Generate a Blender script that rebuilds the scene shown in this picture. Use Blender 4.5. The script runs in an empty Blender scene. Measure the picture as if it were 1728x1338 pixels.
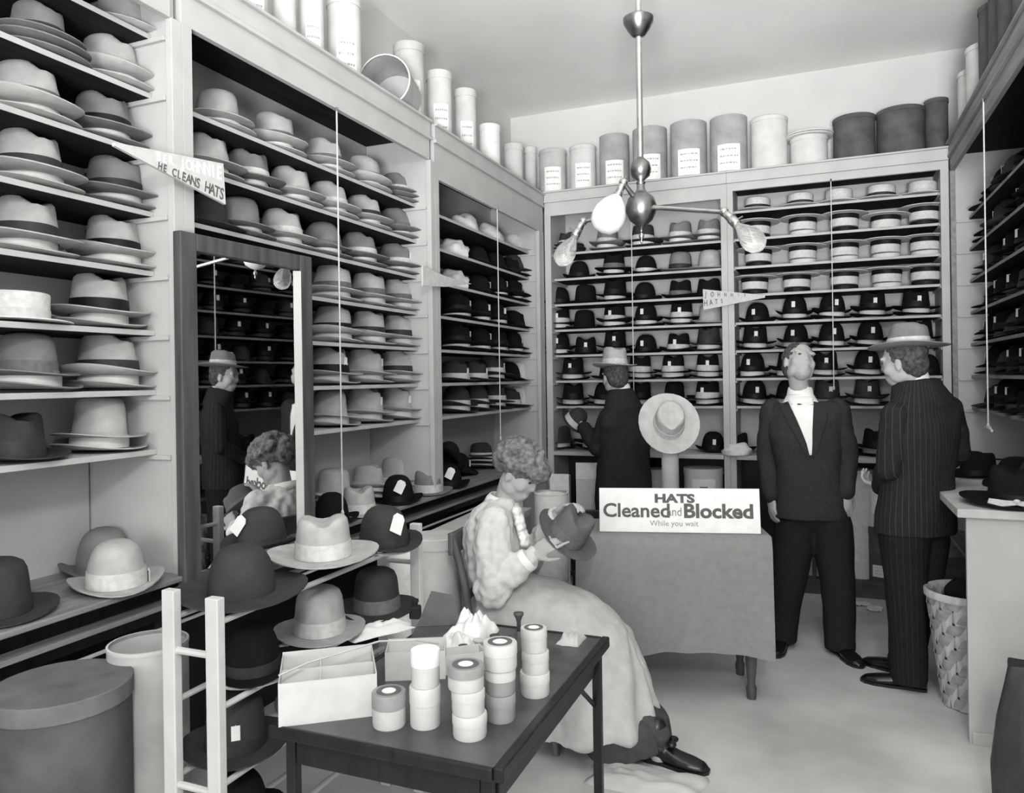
import bpy, bmesh, math, random
import numpy as np
from mathutils import Vector, Matrix, noise
random.seed(7)
sc = bpy.context.scene
C = sc.collection
PI = math.pi

# ------------------------------------------------------------------ camera
F_PX, CX, CY, YAW, ROLL, CAM_H = 1276.8, 864.0, 639.0, 0.3876, 0.0148, 1.5
_w = np.array([-math.sin(YAW), math.cos(YAW), 0.0])
_r = np.array([math.cos(YAW), math.sin(YAW), 0.0])
_d = np.cross(_w, _r)
_r2 = math.cos(ROLL)*_r + math.sin(ROLL)*_d
_d2 = -math.sin(ROLL)*_r + math.cos(ROLL)*_d
EYE = np.array([0, 0, CAM_H])
cam = bpy.data.cameras.new('camera'); co = bpy.data.objects.new('camera', cam); C.objects.link(co)
cam.sensor_width = 36.0; cam.lens = 36.0*F_PX/1728.0
cam.shift_x = 0.0; cam.shift_y = -(669.0-CY)/1728.0
cam.clip_start = 0.05
m = Matrix.Identity(4)
for i in range(3):
    m[i][0] = _r2[i]; m[i][1] = -_d2[i]; m[i][2] = -_w[i]; m[i][3] = EYE[i]
co.matrix_world = m
sc.camera = co

def ray(px, py): return _w + (px-CX)/F_PX*_r2 + (py-CY)/F_PX*_d2
def onx(px, py, X): v = ray(px, py); return EYE + v*(X/v[0])
def ony(px, py, Y): v = ray(px, py); return EYE + v*(Y/v[1])
def onz(px, py, Z): v = ray(px, py); return EYE + v*((Z-CAM_H)/v[2])
def proj(P):
    q = np.array(P, float)-EYE; z = q@_w
    return CX+F_PX*(q@_r2)/z, CY+F_PX*(q@_d2)/z
def solve(fn, px, lo, hi):
    "parameter t in [lo, hi] for which fn(t) projects to pixel column px"
    s = 1 if proj(fn(hi))[0] > proj(fn(lo))[0] else -1
    for _ in range(40):
        mid = (lo+hi)/2
        if (proj(fn(mid))[0]-px)*s < 0: lo = mid
        else: hi = mid
    return (lo+hi)/2

# ------------------------------------------------------------------ light
sc.view_settings.view_transform = 'Standard'
sc.view_settings.look = 'None'
sc.view_settings.gamma = 1.0
sc.view_settings.use_curve_mapping = False
sc.view_settings.exposure = -0.20
world = bpy.data.worlds.new('world'); sc.world = world; world.use_nodes = True
bg = world.node_tree.nodes['Background']
bg.inputs[0].default_value = (1, 1, 1, 1); bg.inputs[1].default_value = 0.9

def area_light(name, loc, target, size, size_y, power):
    l = bpy.data.lights.new(name, 'AREA'); l.shape = 'RECTANGLE'; l.size = size; l.size_y = size_y; l.energy = power
    o = bpy.data.objects.new(name, l); C.objects.link(o); o.location = loc
    o.rotation_euler = (Vector(target)-Vector(loc)).to_track_quat('-Z', 'Y').to_euler()
    return o
fl = bpy.data.lights.new('flash_powder_burst', 'POINT'); fl.energy = 165; fl.shadow_soft_size = 0.16
flo = bpy.data.objects.new('flash_powder_burst', fl); C.objects.link(flo); flo.location = (0.48, -0.7, 2.7)
area_light('shop_window_daylight', (-0.5, -5.8, 1.9), (-0.6, 4.5, 1.6), 3.0, 2.6, 215)
up = area_light('added_ceiling_uplight', (0.3, -1.6, 1.1), (-0.4, 3.4, 4.0), 0.9, 0.7, 84)  # unseen uplight added to brighten the ceiling
up.data.spread = math.radians(62)

# ------------------------------------------------------------------ materials
def lin(v): return v/12.92 if v <= 0.04045 else ((v+0.055)/1.055)**2.4
def mat(name, v, rough=0.8, var=0.12, scale=14.0, spec=0.3, metal=0.0, bump=0.0, bscale=120.0, tint=(1.0, 1.0, 0.985), detail=4.0):
    "grey surface of sRGB value v with soft procedural mottling and fine relief"
    M = bpy.data.materials.new(name); M.use_nodes = True
    nt = M.node_tree; b = nt.nodes['Principled BSDF']
    tc = nt.nodes.new('ShaderNodeTexCoord'); nz = nt.nodes.new('ShaderNodeTexNoise')
    nz.inputs['Scale'].default_value = scale; nz.inputs['Detail'].default_value = detail
    nt.links.new(tc.outputs['Object'], nz.inputs['Vector'])
    cr = nt.nodes.new('ShaderNodeValToRGB')
    a, c = lin(max(0.0, v*(1-var))), lin(min(1.0, v*(1+var)))
    cr.color_ramp.elements[0].position = 0.3; cr.color_ramp.elements[1].position = 0.7
    cr.color_ramp.elements[0].color = (a*tint[0], a*tint[1], a*tint[2], 1)
    cr.color_ramp.elements[1].color = (c*tint[0], c*tint[1], c*tint[2], 1)
    nt.links.new(nz.outputs['Fac'], cr.inputs['Fac']); nt.links.new(cr.outputs['Color'], b.inputs['Base Color'])
    b.inputs['Roughness'].default_value = rough; b.inputs['Metallic'].default_value = metal
    b.inputs['Specular IOR Level'].default_value = spec
    if bump > 0:
        n2 = nt.nodes.new('ShaderNodeTexNoise'); n2.inputs['Scale'].default_value = bscale; n2.inputs['Detail'].default_value = 3
        nt.links.new(tc.outputs['Object'], n2.inputs['Vector'])
        bp = nt.nodes.new('ShaderNodeBump'); bp.inputs['Strength'].default_value = bump; bp.inputs['Distance'].default_value = 0.004
        nt.links.new(n2.outputs['Fac'], bp.inputs['Height']); nt.links.new(bp.outputs['Normal'], b.inputs['Normal'])
    return M
def wood(name, v, var=0.2, axis='Z', rough=0.5, spec=0.3, scale=6.0):
    M = bpy.data.materials.new(name); M.use_nodes = True
    nt = M.node_tree; b = nt.nodes['Principled BSDF']
    tc = nt.nodes.new('ShaderNodeTexCoord'); mp = nt.nodes.new('ShaderNodeMapping')
    s = [scale*6]*3; s['XYZ'.index(axis)] = scale*0.5
    mp.inputs['Scale'].default_value = s
    nt.links.new(tc.outputs['Object'], mp.inputs['Vector'])
    nz = nt.nodes.new('ShaderNodeTexNoise'); nz.inputs['Scale'].default_value = 1.0; nz.inputs['Detail'].default_value = 6
    nt.links.new(mp.outputs['Vector'], nz.inputs['Vector'])
    cr = nt.nodes.new('ShaderNodeValToRGB')
    a, c = lin(v*(1-var)), lin(min(1, v*(1+var)))
    cr.color_ramp.elements[0].position = 0.3; cr.color_ramp.elements[1].position = 0.72
    cr.color_ramp.elements[0].color = (a, a, a*.985, 1); cr.color_ramp.elements[1].color = (c, c, c*.985, 1)
    nt.links.new(nz.outputs['Fac'], cr.inputs['Fac']); nt.links.new(cr.outputs['Color'], b.inputs['Base Color'])
    b.inputs['Roughness'].default_value = rough; b.inputs['Specular IOR Level'].default_value = spec
    return M
MT = {}
MT['paint'] = mat('white_painted_wood', 0.74, 0.55, 0.03, 5, 0.3)
MT['panelgrey'] = mat('pale_grey_paint', 0.72, 0.6, 0.03, 5, 0.25)
MT['wall'] = mat('distempered_plaster', 0.80, 0.9, 0.04, 1.2, 0.1, bump=0.1, bscale=40)
MT['ceil'] = mat('ceiling_plaster', 0.92, 0.95, 0.04, 0.9, 0.05, bump=0.15, bscale=30)
MT['floor'] = mat('worn_floor', 0.76, 0.75, 0.13, 1.7, 0.15, bump=0.1, bscale=60, detail=9)
MT['dim'] = wood('dim_side_shaded_wood', 0.55, 0.12, 'Y', 0.6)  # darkened wood: the poor light on the right wall is in its colour
MT['bench'] = wood('scuffed_bench_wood', 0.52, 0.14, 'Y', 0.65)
MT['darkwood'] = wood('dark_stained_wood', 0.20, 0.3, 'Y', 0.4)
MT['frame'] = wood('mirror_oak', 0.31, 0.18, 'Z', 0.45)
MT['board_and_shade'] = wood('dark_board_and_painted_shade', 0.15, 0.2, 'Y', 0.8, 0.1)  # for dark bay ceilings, and for shade painted on shelf undersides
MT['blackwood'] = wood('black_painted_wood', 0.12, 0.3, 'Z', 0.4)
FELT = {}
for k, v in {'0': 0.10, '1': 0.24, '2': 0.50, '3': 0.69, '4': 0.84}.items():
    FELT[k] = mat('felt_tone_'+k, v, 0.92, 0.06, 20, 0.12, bump=0.12, bscale=260)
MT['band_dark'] = mat('dark_grosgrain', 0.20, 0.6, 0.08, 60, 0.3)
MT['band_black'] = mat('black_grosgrain', 0.07, 0.6, 0.08, 60, 0.3)
MT['band_mid'] = mat('grey_grosgrain', 0.42, 0.6, 0.08, 60, 0.3)
MT['band_light'] = mat('pale_grosgrain', 0.80, 0.6, 0.05, 60, 0.3)
MT['paper'] = mat('white_paper', 0.93, 0.85, 0.03, 30, 0.1)
MT['straw'] = mat('plaited_straw', 0.84, 0.7, 0.05, 60, 0.2, bump=0.1, bscale=200)
MT['card'] = mat('pale_cardboard', 0.82, 0.8, 0.05, 8, 0.15)
MT['card2'] = mat('cream_cardboard', 0.74, 0.8, 0.07, 8, 0.15)
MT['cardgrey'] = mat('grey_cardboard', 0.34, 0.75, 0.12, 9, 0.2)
MT['lidgrey'] = mat('scuffed_lid_board', 0.43, 0.75, 0.12, 9, 0.2)
MT['carddark'] = mat('dark_cardboard', 0.33, 0.7, 0.15, 9, 0.2)
MT['ink'] = mat('grey_ink', 0.38, 0.8, 0.1, 40)
MT['inkmid'] = mat('thin_ink', 0.58, 0.8, 0.1, 40)
MT['inkpale'] = mat('faded_ink', 0.66, 0.8, 0.1, 40)
MT['inkdark'] = mat('black_ink', 0.16, 0.8, 0.1, 40)
MT['brass'] = mat('tarnished_brass', 0.56, 0.3, 0.12, 25, 0.5, metal=1.0)
MT['silverbrass'] = mat('polished_brass', 0.82, 0.22, 0.06, 25, 0.5, metal=1.0)
MT['cord'] = mat('cotton_cord', 0.82, 0.9, 0.05, 90)
MT['whitecloth'] = mat('white_cotton', 0.90, 0.9, 0.03, 20, 0.1, bump=0.2, bscale=60)

# ------------------------------------------------------------------ mesh helpers
class MB:
    def __init__(s): s.v = []; s.f = []
    def add(s, vs, fs):
        n = len(s.v); s.v += [tuple(p) for p in vs]; s.f += [tuple(i+n for i in q) for q in fs]; return s
    def box(s, x0, x1, y0, y1, z0, z1, M=None):
        vs = [(x0,y0,z0),(x1,y0,z0),(x1,y1,z0),(x0,y1,z0),(x0,y0,z1),(x1,y0,z1),(x1,y1,z1),(x0,y1,z1)]
        if M is not None: vs = [tuple(M @ Vector(p)) for p in vs]
        return s.add(vs, [(3,2,1,0),(4,5,6,7),(0,1,5,4),(1,2,6,5),(2,3,7,6),(3,0,4,7)])
    def lathe(s, prof, n=24, cx=0, cy=0, cz=0, sx=1.0, sy=1.0, close=False):
        "prof: (radius, z) pairs; radius 0 makes a pole"
        rows = []
        vs = []; fs = []
        for r, z in prof:
            if r <= 1e-6: rows.append([len(vs)]); vs.append((cx, cy, cz+z))
            else:
                rows.append(list(range(len(vs), len(vs)+n)))
                for k in range(n):
                    a = 2*PI*k/n; vs.append((cx+sx*r*math.cos(a), cy+sy*r*math.sin(a), cz+z))
        pairs = list(zip(rows[:-1], rows[1:]))
        if close: pairs.append((rows[-1], rows[0]))
        for A, B in pairs:
            if len(A) == 1 and len(B) == 1: continue
            for k in range(n):
                k2 = (k+1) % n
                if len(A) == 1: fs.append((A[0], B[k2], B[k]))
                elif len(B) == 1: fs.append((A[k], A[k2], B[0]))
                else: fs.append((A[k], A[k2], B[k2], B[k]))
        return s.add(vs, fs)
    def tube(s, pts, r, n=8, caps=True):
        "round bar through pts; r a number or a list"
        P = [Vector(p) for p in pts]; rr = r if isinstance(r, (list, tuple)) else [r]*len(P)
        vs = []; fs = []; up = None
        for i, p in enumerate(P):
            t = (P[min(i+1, len(P)-1)]-P[max(i-1, 0)])
            if t.length < 1e-9: t = Vector((0,0,1))
            t.normalize()
            if up is None: up = Vector((0,0,1)) if abs(t.z) < .9 else Vector((1,0,0))
            a = t.cross(up)
            if a.length < 1e-6: a = t.orthogonal()
            a.normalize(); b = t.cross(a).normalized(); up = -b if (-b).dot(up) > 0 else b
            b = a.cross(t)
            for k in range(n):
                th = 2*PI*k/n; vs.append(tuple(p+(a*math.cos(th)+b*math.sin(th))*rr[i]))
        for i in range(len(P)-1):
            for k in range(n):
                k2 = (k+1) % n; fs.append((i*n+k, i*n+k2, (i+1)*n+k2, (i+1)*n+k))
        if caps:
            fs.append(tuple(range(n-1, -1, -1))); fs.append(tuple((len(P)-1)*n+k for k in range(n)))
        return s.add(vs, fs)
    def prism(s, poly, d, M=None):
        "polygon (x, y) extruded from z=0 to z=d, then moved by M"
        n = len(poly); vs = [Vector((x, y, 0)) for x, y in poly]+[Vector((x, y, d)) for x, y in poly]
        if M is not None: vs = [M @ p for p in vs]
        fs = [tuple(range(n-1, -1, -1)), tuple(range(n, 2*n))]+[(k, (k+1) % n, n+(k+1) % n, n+k) for k in range(n)]
        return s.add([tuple(p) for p in vs], fs)
    def ellipsoid(s, c, rad, R=None, n=14, m_=9):
        vs = []; fs = []
        for i in range(m_+1):
            ph = -PI/2+PI*i/m_
            for k in range(n):
                a = 2*PI*k/n
                p = Vector((rad[0]*math.cos(ph)*math.cos(a), rad[1]*math.cos(ph)*math.sin(a), rad[2]*math.sin(ph)))
                if R is not None: p = R @ p
                vs.append(tuple(p+Vector(c)))
        for i in range(m_):
            for k in range(n):
                k2 = (k+1) % n; fs.append((i*n+k, i*n+k2, (i+1)*n+k2, (i+1)*n+k))
        return s.add(vs, fs)
    def mesh(s, name, smooth=False, bevel=0.0, seg=2, angle=None):
        me = bpy.data.meshes.new(name); me.from_pydata(s.v, [], s.f)
        bm = bmesh.new(); bm.from_mesh(me)
        bmesh.ops.remove_doubles(bm, verts=bm.verts, dist=1e-6)
        bmesh.ops.dissolve_degenerate(bm, dist=1e-7, edges=bm.edges)
        bmesh.ops.recalc_face_normals(bm, faces=bm.faces)
        if bevel > 0:
            es = [e for e in bm.edges if len(e.link_faces) == 2 and e.calc_face_angle(0) > 0.6]
            bmesh.ops.bevel(bm, geom=es, offset=bevel, segments=seg, affect='EDGES', profile=0.5, clamp_overlap=True)
        bm.to_mesh(me); bm.free()
        if smooth:
            for p in me.polygons: p.use_smooth = True
            if angle: me.set_sharp_from_angle(angle=math.radians(angle))
        return me
def obj(name, me, material=None, parent=None, loc=None, rot=None, smooth=False, bevel=0.0, angle=None):
    if isinstance(me, MB): me = me.mesh(name, smooth, bevel, angle=angle)
    o = bpy.data.objects.new(name, me); C.objects.link(o)
    if material is not None:
        if not me.materials: me.materials.append(material)
        elif me.materials[0] != material:
            o.material_slots[0].link = 'OBJECT'; o.material_slots[0].material = material
    if parent is not None: o.parent = parent
    if loc is not None: o.location = loc
    if rot is not None: o.rotation_euler = rot
    return o
def tag(o, label, cat, group=None):
    o['label'] = label; o['category'] = cat
    if group: o['group'] = group
    return o
def thing(name, label, cat, loc=(0,0,0), rot=(0,0,0), group=None):
    o = bpy.data.objects.new(name, None); C.objects.link(o); o.empty_display_size = 0.05
    o.location = loc; o.rotation_euler = rot
    return tag(o, label, cat, group)
def struct(name, mb, material, **k):
    o = obj(name, mb, material, **k); o['kind'] = 'structure'; return o
def text_mesh(name, body, size, mtl, parent, M, font_w=1.0, offset=0.0, extr=0.0006, xs=1.0):
    "flat printed lettering turned into a mesh; M places its x/y plane"
    cu = bpy.data.curves.new(name, 'FONT'); cu.body = body; cu.size = size; cu.align_x = 'CENTER'; cu.align_y = 'CENTER'
    cu.extrude = extr; cu.offset = offset; cu.resolution_u = 3
    t = bpy.data.objects.new('t', cu); C.objects.link(t)
    dg = bpy.context.evaluated_depsgraph_get(); me = bpy.data.meshes.new_from_object(t.evaluated_get(dg))
    bpy.data.objects.remove(t); bpy.data.curves.remove(cu)
    me.name = name
    for v in me.vertices: v.co.x *= xs
    o = obj(name, me, None, parent); me.materials.clear(); me.materials.append(mtl)
    o.matrix_local = M
    return o

# ------------------------------------------------------------------ room shell
XL, XR, YB = -1.98, 0.78, 5.55            # front planes of the three shelf walls
WL, WR, WB, YF, ZC = -2.42, 1.24, 5.98, -6.0, 3.72
struct('floor', MB().box(WL-.1, WR+.1, YF-.1, WB+.1, -0.1, 0), MT['floor'])
struct('ceiling', MB().box(WL-.1, WR+.1, YF-.1, WB+.1, ZC, ZC+.1), MT['ceil'])
struct('wall_left', MB().box(WL-.1, WL, YF-.1, WB+.1, 0, ZC), MT['wall'])
struct('wall_right', MB().box(WR, WR+.1, YF-.1, WB+.1, 0, ZC), MT['wall'])
struct('wall_back', MB().box(WL, WR, WB, WB+.1, 0, ZC), MT['wall'])
fw = MB().box(WL, WR, YF-.1, YF, 0, 0.5).box(WL, WR, YF-.1, YF, 3.3, ZC).box(WL, -2.2, YF-.1, YF, .5, 3.3).box(1.0, WR, YF-.1, YF, .5, 3.3)
struct('wall_front', fw, MT['wall'])

# ------------------------------------------------------------------ built-in shelving
def mapper(side):
    if side == 'L': return lambda u0, u1, v0, v1, z0, z1: (XL-v1, XL-v0, u0, u1, z0, z1)
    if side == 'R': return lambda u0, u1, v0, v1, z0, z1: (XR+v0, XR+v1, u0, u1, z0, z1)
    return lambda u0, u1, v0, v1, z0, z1: (u0, u1, YB+v0, YB+v1, z0, z1)
SHELF_Z = [1.28, 1.48, 1.68, 1.88, 2.08, 2.28, 2.48, 2.68]
def shelving(label, side, u0, u1, posts, fascia_z, levels, zbase, mt, trim, top=2.93, mould=2.824, end_mat=None):
    f = mapper(side)
    o = thing('shelving_bay', label, 'shelving', group=None)
    B = lambda name, *a, material=mt, bevel=0.0015: obj(name, MB().box(*f(*a)), material, o, bevel=bevel)
    for a, b in posts:
        B('post', a, b, 0, .028, zbase, fascia_z)
        B('divider', (a+b)/2-.014, (a+b)/2+.014, .028, .43, zbase, top-.03, material=(end_mat if end_mat and b > u1-.05 else mt))
    a0, b0 = u0, u1
    B('back_panel', a0, b0, .415, .43, max(zbase, .86), top-.03)
    B('fascia', a0, b0, .004, .028, fascia_z, mould)
    B('moulding', a0, b0, -.012, .028, mould, mould+.018, material=trim)
    B('cornice', a0, b0, -.004, .028, mould+.018, top-.012)
    B('top_board', a0, b0, -.02, .43, top-.012, top, material=trim)
    B('ceiling_board', a0, b0, .028, .415, top-.09, top-.075, material=MT['board_and_shade'])
    ds = sorted([(a+b)/2 for a, b in posts])
    lo = ds[0]+.014 if ds and abs(ds[0]-u0) < .1 else u0
    hi = ds[-1]-.014 if ds and abs(ds[-1]-u1) < .1 else u1
    for z in levels:
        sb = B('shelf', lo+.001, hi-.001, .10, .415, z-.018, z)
        sb.data.materials.append(MT['board_and_shade'])
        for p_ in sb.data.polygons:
            if p_.normal.z < -.7: p_.material_index = 1  # shade under each shelf painted onto its bottom face
        B('cleat', lo, lo+.014, .03, .41, z-.034, z-.019)
        B('cleat', hi-.014, hi, .03, .41, z-.034, z-.019, material=end_mat or mt)
    return o
# fills the inside corner between the two shelf runs
struct('trim_1', MB().box(WL+.001, XL-.002, 5.545, WB-.001, 2.89, 2.93), MT['paint'])
PA, PB_, PC = (1.905, 1.993), (3.704, 3.802), (5.44, 5.55)
shelving('white painted shelf bay of pale hats that the mirror hangs beside', 'L', -1.0, 1.905, [(-1.0, -.92), (1.861+.044, 1.949)], 2.717, SHELF_Z, .86, MT['paint'], MT['paint'])
shelving('white painted shelf bay of pale hats partly hidden behind the tall mirror', 'L', 1.95, 3.704, [(1.95, 1.993), (3.704, 3.753)], 2.717, SHELF_Z[:-1], .86, MT['paint'], MT['paint'])
shelving('white painted shelf bay of mostly black hats running into the back corner', 'L', 3.754, 5.54, [(3.754, 3.802), (5.44, 5.54)], 2.63, SHELF_Z[:-1], .86, MT['paint'], MT['paint'])
shelving('white back-wall shelf bay of dark hats behind the man wearing a pale hat', 'B', -1.975, -.602, [(-1.975, -1.925), (-.645, -.602)], 2.757, SHELF_Z[:-1], .0, MT['paint'], MT['paint'], top=2.946, mould=2.86)
shelving('white back-wall shelf bay with straw boaters on its upper shelves', 'B', -.601, .775, [(-.601, -.56), (.728, .775)], 2.805, SHELF_Z, .0, MT['paint'], MT['paint'], top=2.946, mould=2.86)
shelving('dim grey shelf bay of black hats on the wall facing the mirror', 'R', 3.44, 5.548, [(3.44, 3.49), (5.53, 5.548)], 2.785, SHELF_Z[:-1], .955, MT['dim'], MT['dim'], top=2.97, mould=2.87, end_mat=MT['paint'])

# ------------------------------------------------------------------ hats
HN = 28
def hat_profile(style):
    "crown rings (radius factor, height factor) from base to tip"
    if style == 'bowler':
        return [(1.0, 0)]+[(math.cos(a)**.62, math.sin(a)**.92) for a in [PI/2*k/9 for k in range(1, 9)]]+[(0, 1)]
    if style == 'open':
        return [(1.0, 0), (.97, .2), (.94, .42), (.91, .62), (.87, .78), (.78, .9), (.6, .965), (.32, .995), (0, 1)]
    if style == 'boater':
        return [(1.0, 0), (1.0, .33), (1.0, .66), (1.0, .94), (.975, 1.0), (.6, 1.0), (.3, 1.0), (0, 1)]
    if style == 'nested':
        return [(1.0, 0), (1.0, .5), (.97, .9), (.8, 1.0), (.4, 1.0), (0, 1)]
    return [(1.0, 0), (.975, .2), (.945, .42), (.915, .62), (.885, .8), (.85, .91), (.76, .98), (.52, 1.0), (.26, 1.0), (0, 1)]
HAT = {  # crown height, crown radius, brim width, side curl, overall curl, crease
    'bowler': (.128, .077, .045, .022, .006, 0), 'fedora': (.126, .080, .060, .012, .006, .030),
    'homburg': (.128, .079, .054, .016, .014, .026), 'open': (.138, .080, .060, .010, .004, .0),
    'boater': (.080, .082, .058, .0, .0, 0), 'nested': (.058, .072, .056, .012, .006, 0), 'wide': (.118, .082, .078, .010, .008, .024), 'broad': (.124, .084, .082, .012, .004, 0)}
ECC = 1.17
_hatmesh = {}
def _dents(style, x, y, zf, cr, rc):
    dz = 0
    if cr and zf > .7:
        k = min(1, (zf-.7)/.25)
        dz = -cr*math.exp(-(x/(.36*rc))**2)*k*(1.0 if abs(y) < rc*.9 else .6)
    return dz
def hat_mesh(style, part, low=None):
    key = (style, part, low)
    if key in _hatmesh: return _hatmesh[key]
    h, rc, bw, cs, ca, cr = HAT[style]
    prof = hat_profile('bowler' if style == 'broad' else style if style in ('bowler', 'open', 'boater', 'nested') else 'fedora')
    def rad(zf):
        for (r0, z0), (r1, z1) in zip(prof[:-1], prof[1:]):
            if z0 <= zf <= z1 and z1 > z0: return r0+(r1-r0)*(zf-z0)/(z1-z0)
        return prof[0][0]
    def pt(r, a, z, zf):
        x, y = r*math.cos(a), r*ECC*math.sin(a)
        if cr and zf > .35:      # pinched front
            p = math.exp(-((a-PI*1.5+.55)/.34)**2)+math.exp(-((a-PI*1.5-.55)/.34)**2)
            q = 1-.16*p*min(1, (zf-.35)/.4); x *= q; y *= q
        return (x, y, z+_dents(style, x, y, zf, cr, rc))
    mb = MB()
    if part == 'crown':
        vs = []; rows = []
        for rf, zf in prof:
            if rf == 0: rows.append([len(vs)]); vs.append(pt(0, 0, h*zf, zf)); continue
            rows.append(list(range(len(vs), len(vs)+HN)))
            for k in range(HN): vs.append(pt(rc*rf, 2*PI*k/HN, h*zf, zf))
        fs = []
        for A, B in zip(rows[:-1], rows[1:]):
            for k in range(HN):
                k2 = (k+1) % HN
                fs.append((A[k], A[k2], B[0]) if len(B) == 1 else (A[k], A[k2], B[k2], B[k]))
        mb.add(vs, fs)
    elif part == 'brim':
        t = .0035; K = 5; vs = []; fs = []; rows = []
        seq = [(k/K, 1) for k in range(K+1)]+[(k/K, 0) for k in range(K, -1, -1)]
        for u, topside in seq:
            rows.append(list(range(len(vs), len(vs)+HN)))
            for k in range(HN):
                a = 2*PI*k/HN
                r = rc+bw*u
                z = cs*(math.cos(a)**2)*u**2.2+ca*u**3-.35*cs*(math.sin(a)**2)*u**2*(1 if style != 'boater' else 0)
                z = max(z, -.004)
                vs.append((r*math.cos(a), (rc*ECC+bw*u*1.03)*math.sin(a), z+(t if topside else 0)))
        for A, B in zip(rows, rows[1:]+rows[:1]):
            for k in range(HN):
                k2 = (k+1) % HN; fs.append((A[k], A[k2], B[k2], B[k]))
        mb.add(vs, fs)
    elif part in ('band', 'wideband', 'lining'):
        z0, z1, off = (.005, .034, .0016) if part == 'band' else ((.005, .048, .0016) if part == 'wideband' else (.005, .040, .004))
        vs = []; fs = []
        for z, e in ((z0, off), ((z0+z1)/2, off), (z1, off), (z1, .0), (z0, .0)):
            for k in range(HN):
                zf = z/h; vs.append(pt(rc*rad(zf)+e, 2*PI*k/HN, z, zf))
        for i in range(5):
            j = (i+1) % 5
            for k in range(HN):
                k2 = (k+1) % HN; fs.append((i*HN+k, i*HN+k2, j*HN+k2, j*HN+k))
        mb.add(vs, fs)
    elif part == 'bow':
        x = rc*1.0+.001
        mb.box(x, x+.006, -.008, .008, .006, .036)
        for sgn in (-1, 1): mb.prism([(0, .008), (sgn*.03, .003), (sgn*.032, .035), (0, .03)], .004, Matrix.Translation((x, 0, 0)) @ Matrix(((0,0,1,0),(1,0,0,0),(0,1,0,0),(0,0,0,1))))
    elif part == 'ticket':
        zc = h*.48; r = rc*ECC*rad(.48)*(1 if not cr else .96)+.004
        mb.box(-.011, .011, -r-.0015, -r, zc-.019, zc+.019)
        mb.tube([(0, -r, zc+.016), (0, -r+.012, zc+.02)], .0012, 5)
    elif part == 'card':
        zc = h*.62; r = rc*ECC*rad(.5)+.006
        mb.prism([(-.022, -.03), (.022, -.03), (.022, .022), (.012, .034), (-.012, .034), (-.022, .022)], .0015,
                 Matrix.Translation((0, -r, zc)) @ Matrix.Rotation(.5, 4, 'Y') @ Matrix.Rotation(PI/2-.3, 4, 'X'))
    me = mb.mesh(part, smooth=part not in ('ticket', 'card', 'bow'), angle=50, bevel=.002 if part == 'bow' else 0)
    _hatmesh[key] = me
    return me
TONE = {'0': 'black', '1': 'dark', '2': 'grey', '3': 'pale', '4': 'white'}
BANDM = {'d': 'band_dark', 'k': 'band_black', 'm': 'band_mid', 'l': 'band_light'}
BANDW = {'d': 'dark band', 'k': 'black band', 'm': 'grey band', 'l': 'pale band', 'n': 'no band'}
STYLEW = {'bowler': 'derby', 'fedora': 'fedora', 'homburg': 'homburg', 'open': 'round hat', 'boater': 'straw boater', 'nested': 'hat', 'wide': 'wide-brimmed fedora', 'broad': 'broad-brimmed hat'}
def hat(style, tone, band, loc, rot, label, group=None, ticket=False, card=False, bow=False, lining=False, wideband=False, scale=1.0, name=None, mtl=None, shaded_lining=False):
    nm = name or {'bowler': 'derby_hat', 'fedora': 'fedora_hat', 'homburg': 'homburg_hat', 'open': 'round_hat', 'boater': 'boater_hat', 'nested': 'nested_hat', 'wide': 'fedora_hat', 'broad': 'broad_hat'}[style]
    o = thing(nm, label, 'hat', loc, rot, group); o.scale = (scale,)*3
    ml = mtl or (MT['straw'] if style == 'boater' else FELT[tone])
    obj('crown', hat_mesh(style, 'crown'), ml, o); obj('brim', hat_mesh(style, 'brim'), ml, o)
    if lining: obj('paper_lining', hat_mesh(style, 'lining'), MT['band_mid' if shaded_lining else 'paper'], o)
    elif band != 'n': obj('ribbon_band', hat_mesh(style, 'wideband' if wideband else 'band'), MT[BANDM[band]], o)
    if bow and band != 'n': obj('ribbon_bow', hat_mesh(style, 'bow'), MT[BANDM[band]], o)
    if ticket: obj('price_ticket', hat_mesh(style, 'ticket'), MT['paper'], o)
    if card: obj('order_card', hat_mesh(style, 'card'), MT['paper'], o)
    return o
ORD = {.868: 'bench', .94: 'counter', .955: 'bench', 1.28: 'first shelf', 1.48: 'second shelf', 1.68: 'third shelf', 1.88: 'fourth shelf', 2.08: 'fifth shelf', 2.28: 'sixth shelf', 2.48: 'seventh shelf', 2.68: 'eighth shelf'}
CODE = {'f': 'fedora', 'h': 'homburg', 'b': 'bowler', 'o': 'open', 's': 'boater', 't': 'boater'}
def cloth_lump(loc, w, hgt, label, seed, parent_name='cloth_bundle', group=None):
    rnd = random.Random(seed); mb = MB(); n, m_ = 18, 10; vs = []; fs = []
    for i in range(m_+1):
        ph = PI/2*i/m_
        for k in range(n):
            a = 2*PI*k/n
            d = 1+.28*noise.noise(Vector((2.2*math.cos(a)*math.cos(ph)+seed, 2.2*math.sin(a)*math.cos(ph), 2.5*math.sin(ph))))
            vs.append((w*.5*d*math.cos(ph)**.7*math.cos(a), w*.5*d*math.cos(ph)**.7*math.sin(a), max(0, hgt*d*math.sin(ph))))
    for i in range(m_):
        for k in range(n):
            k2 = (k+1) % n; fs.append((i*n+k, i*n+k2, (i+1)*n+k2, (i+1)*n+k))
    fs.append(tuple(range(n-1, -1, -1)))
    o = obj(parent_name, mb.add(vs, fs), MT['whitecloth'], None, loc=loc, smooth=True)
    return tag(o, label, 'cloth', group)
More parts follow.
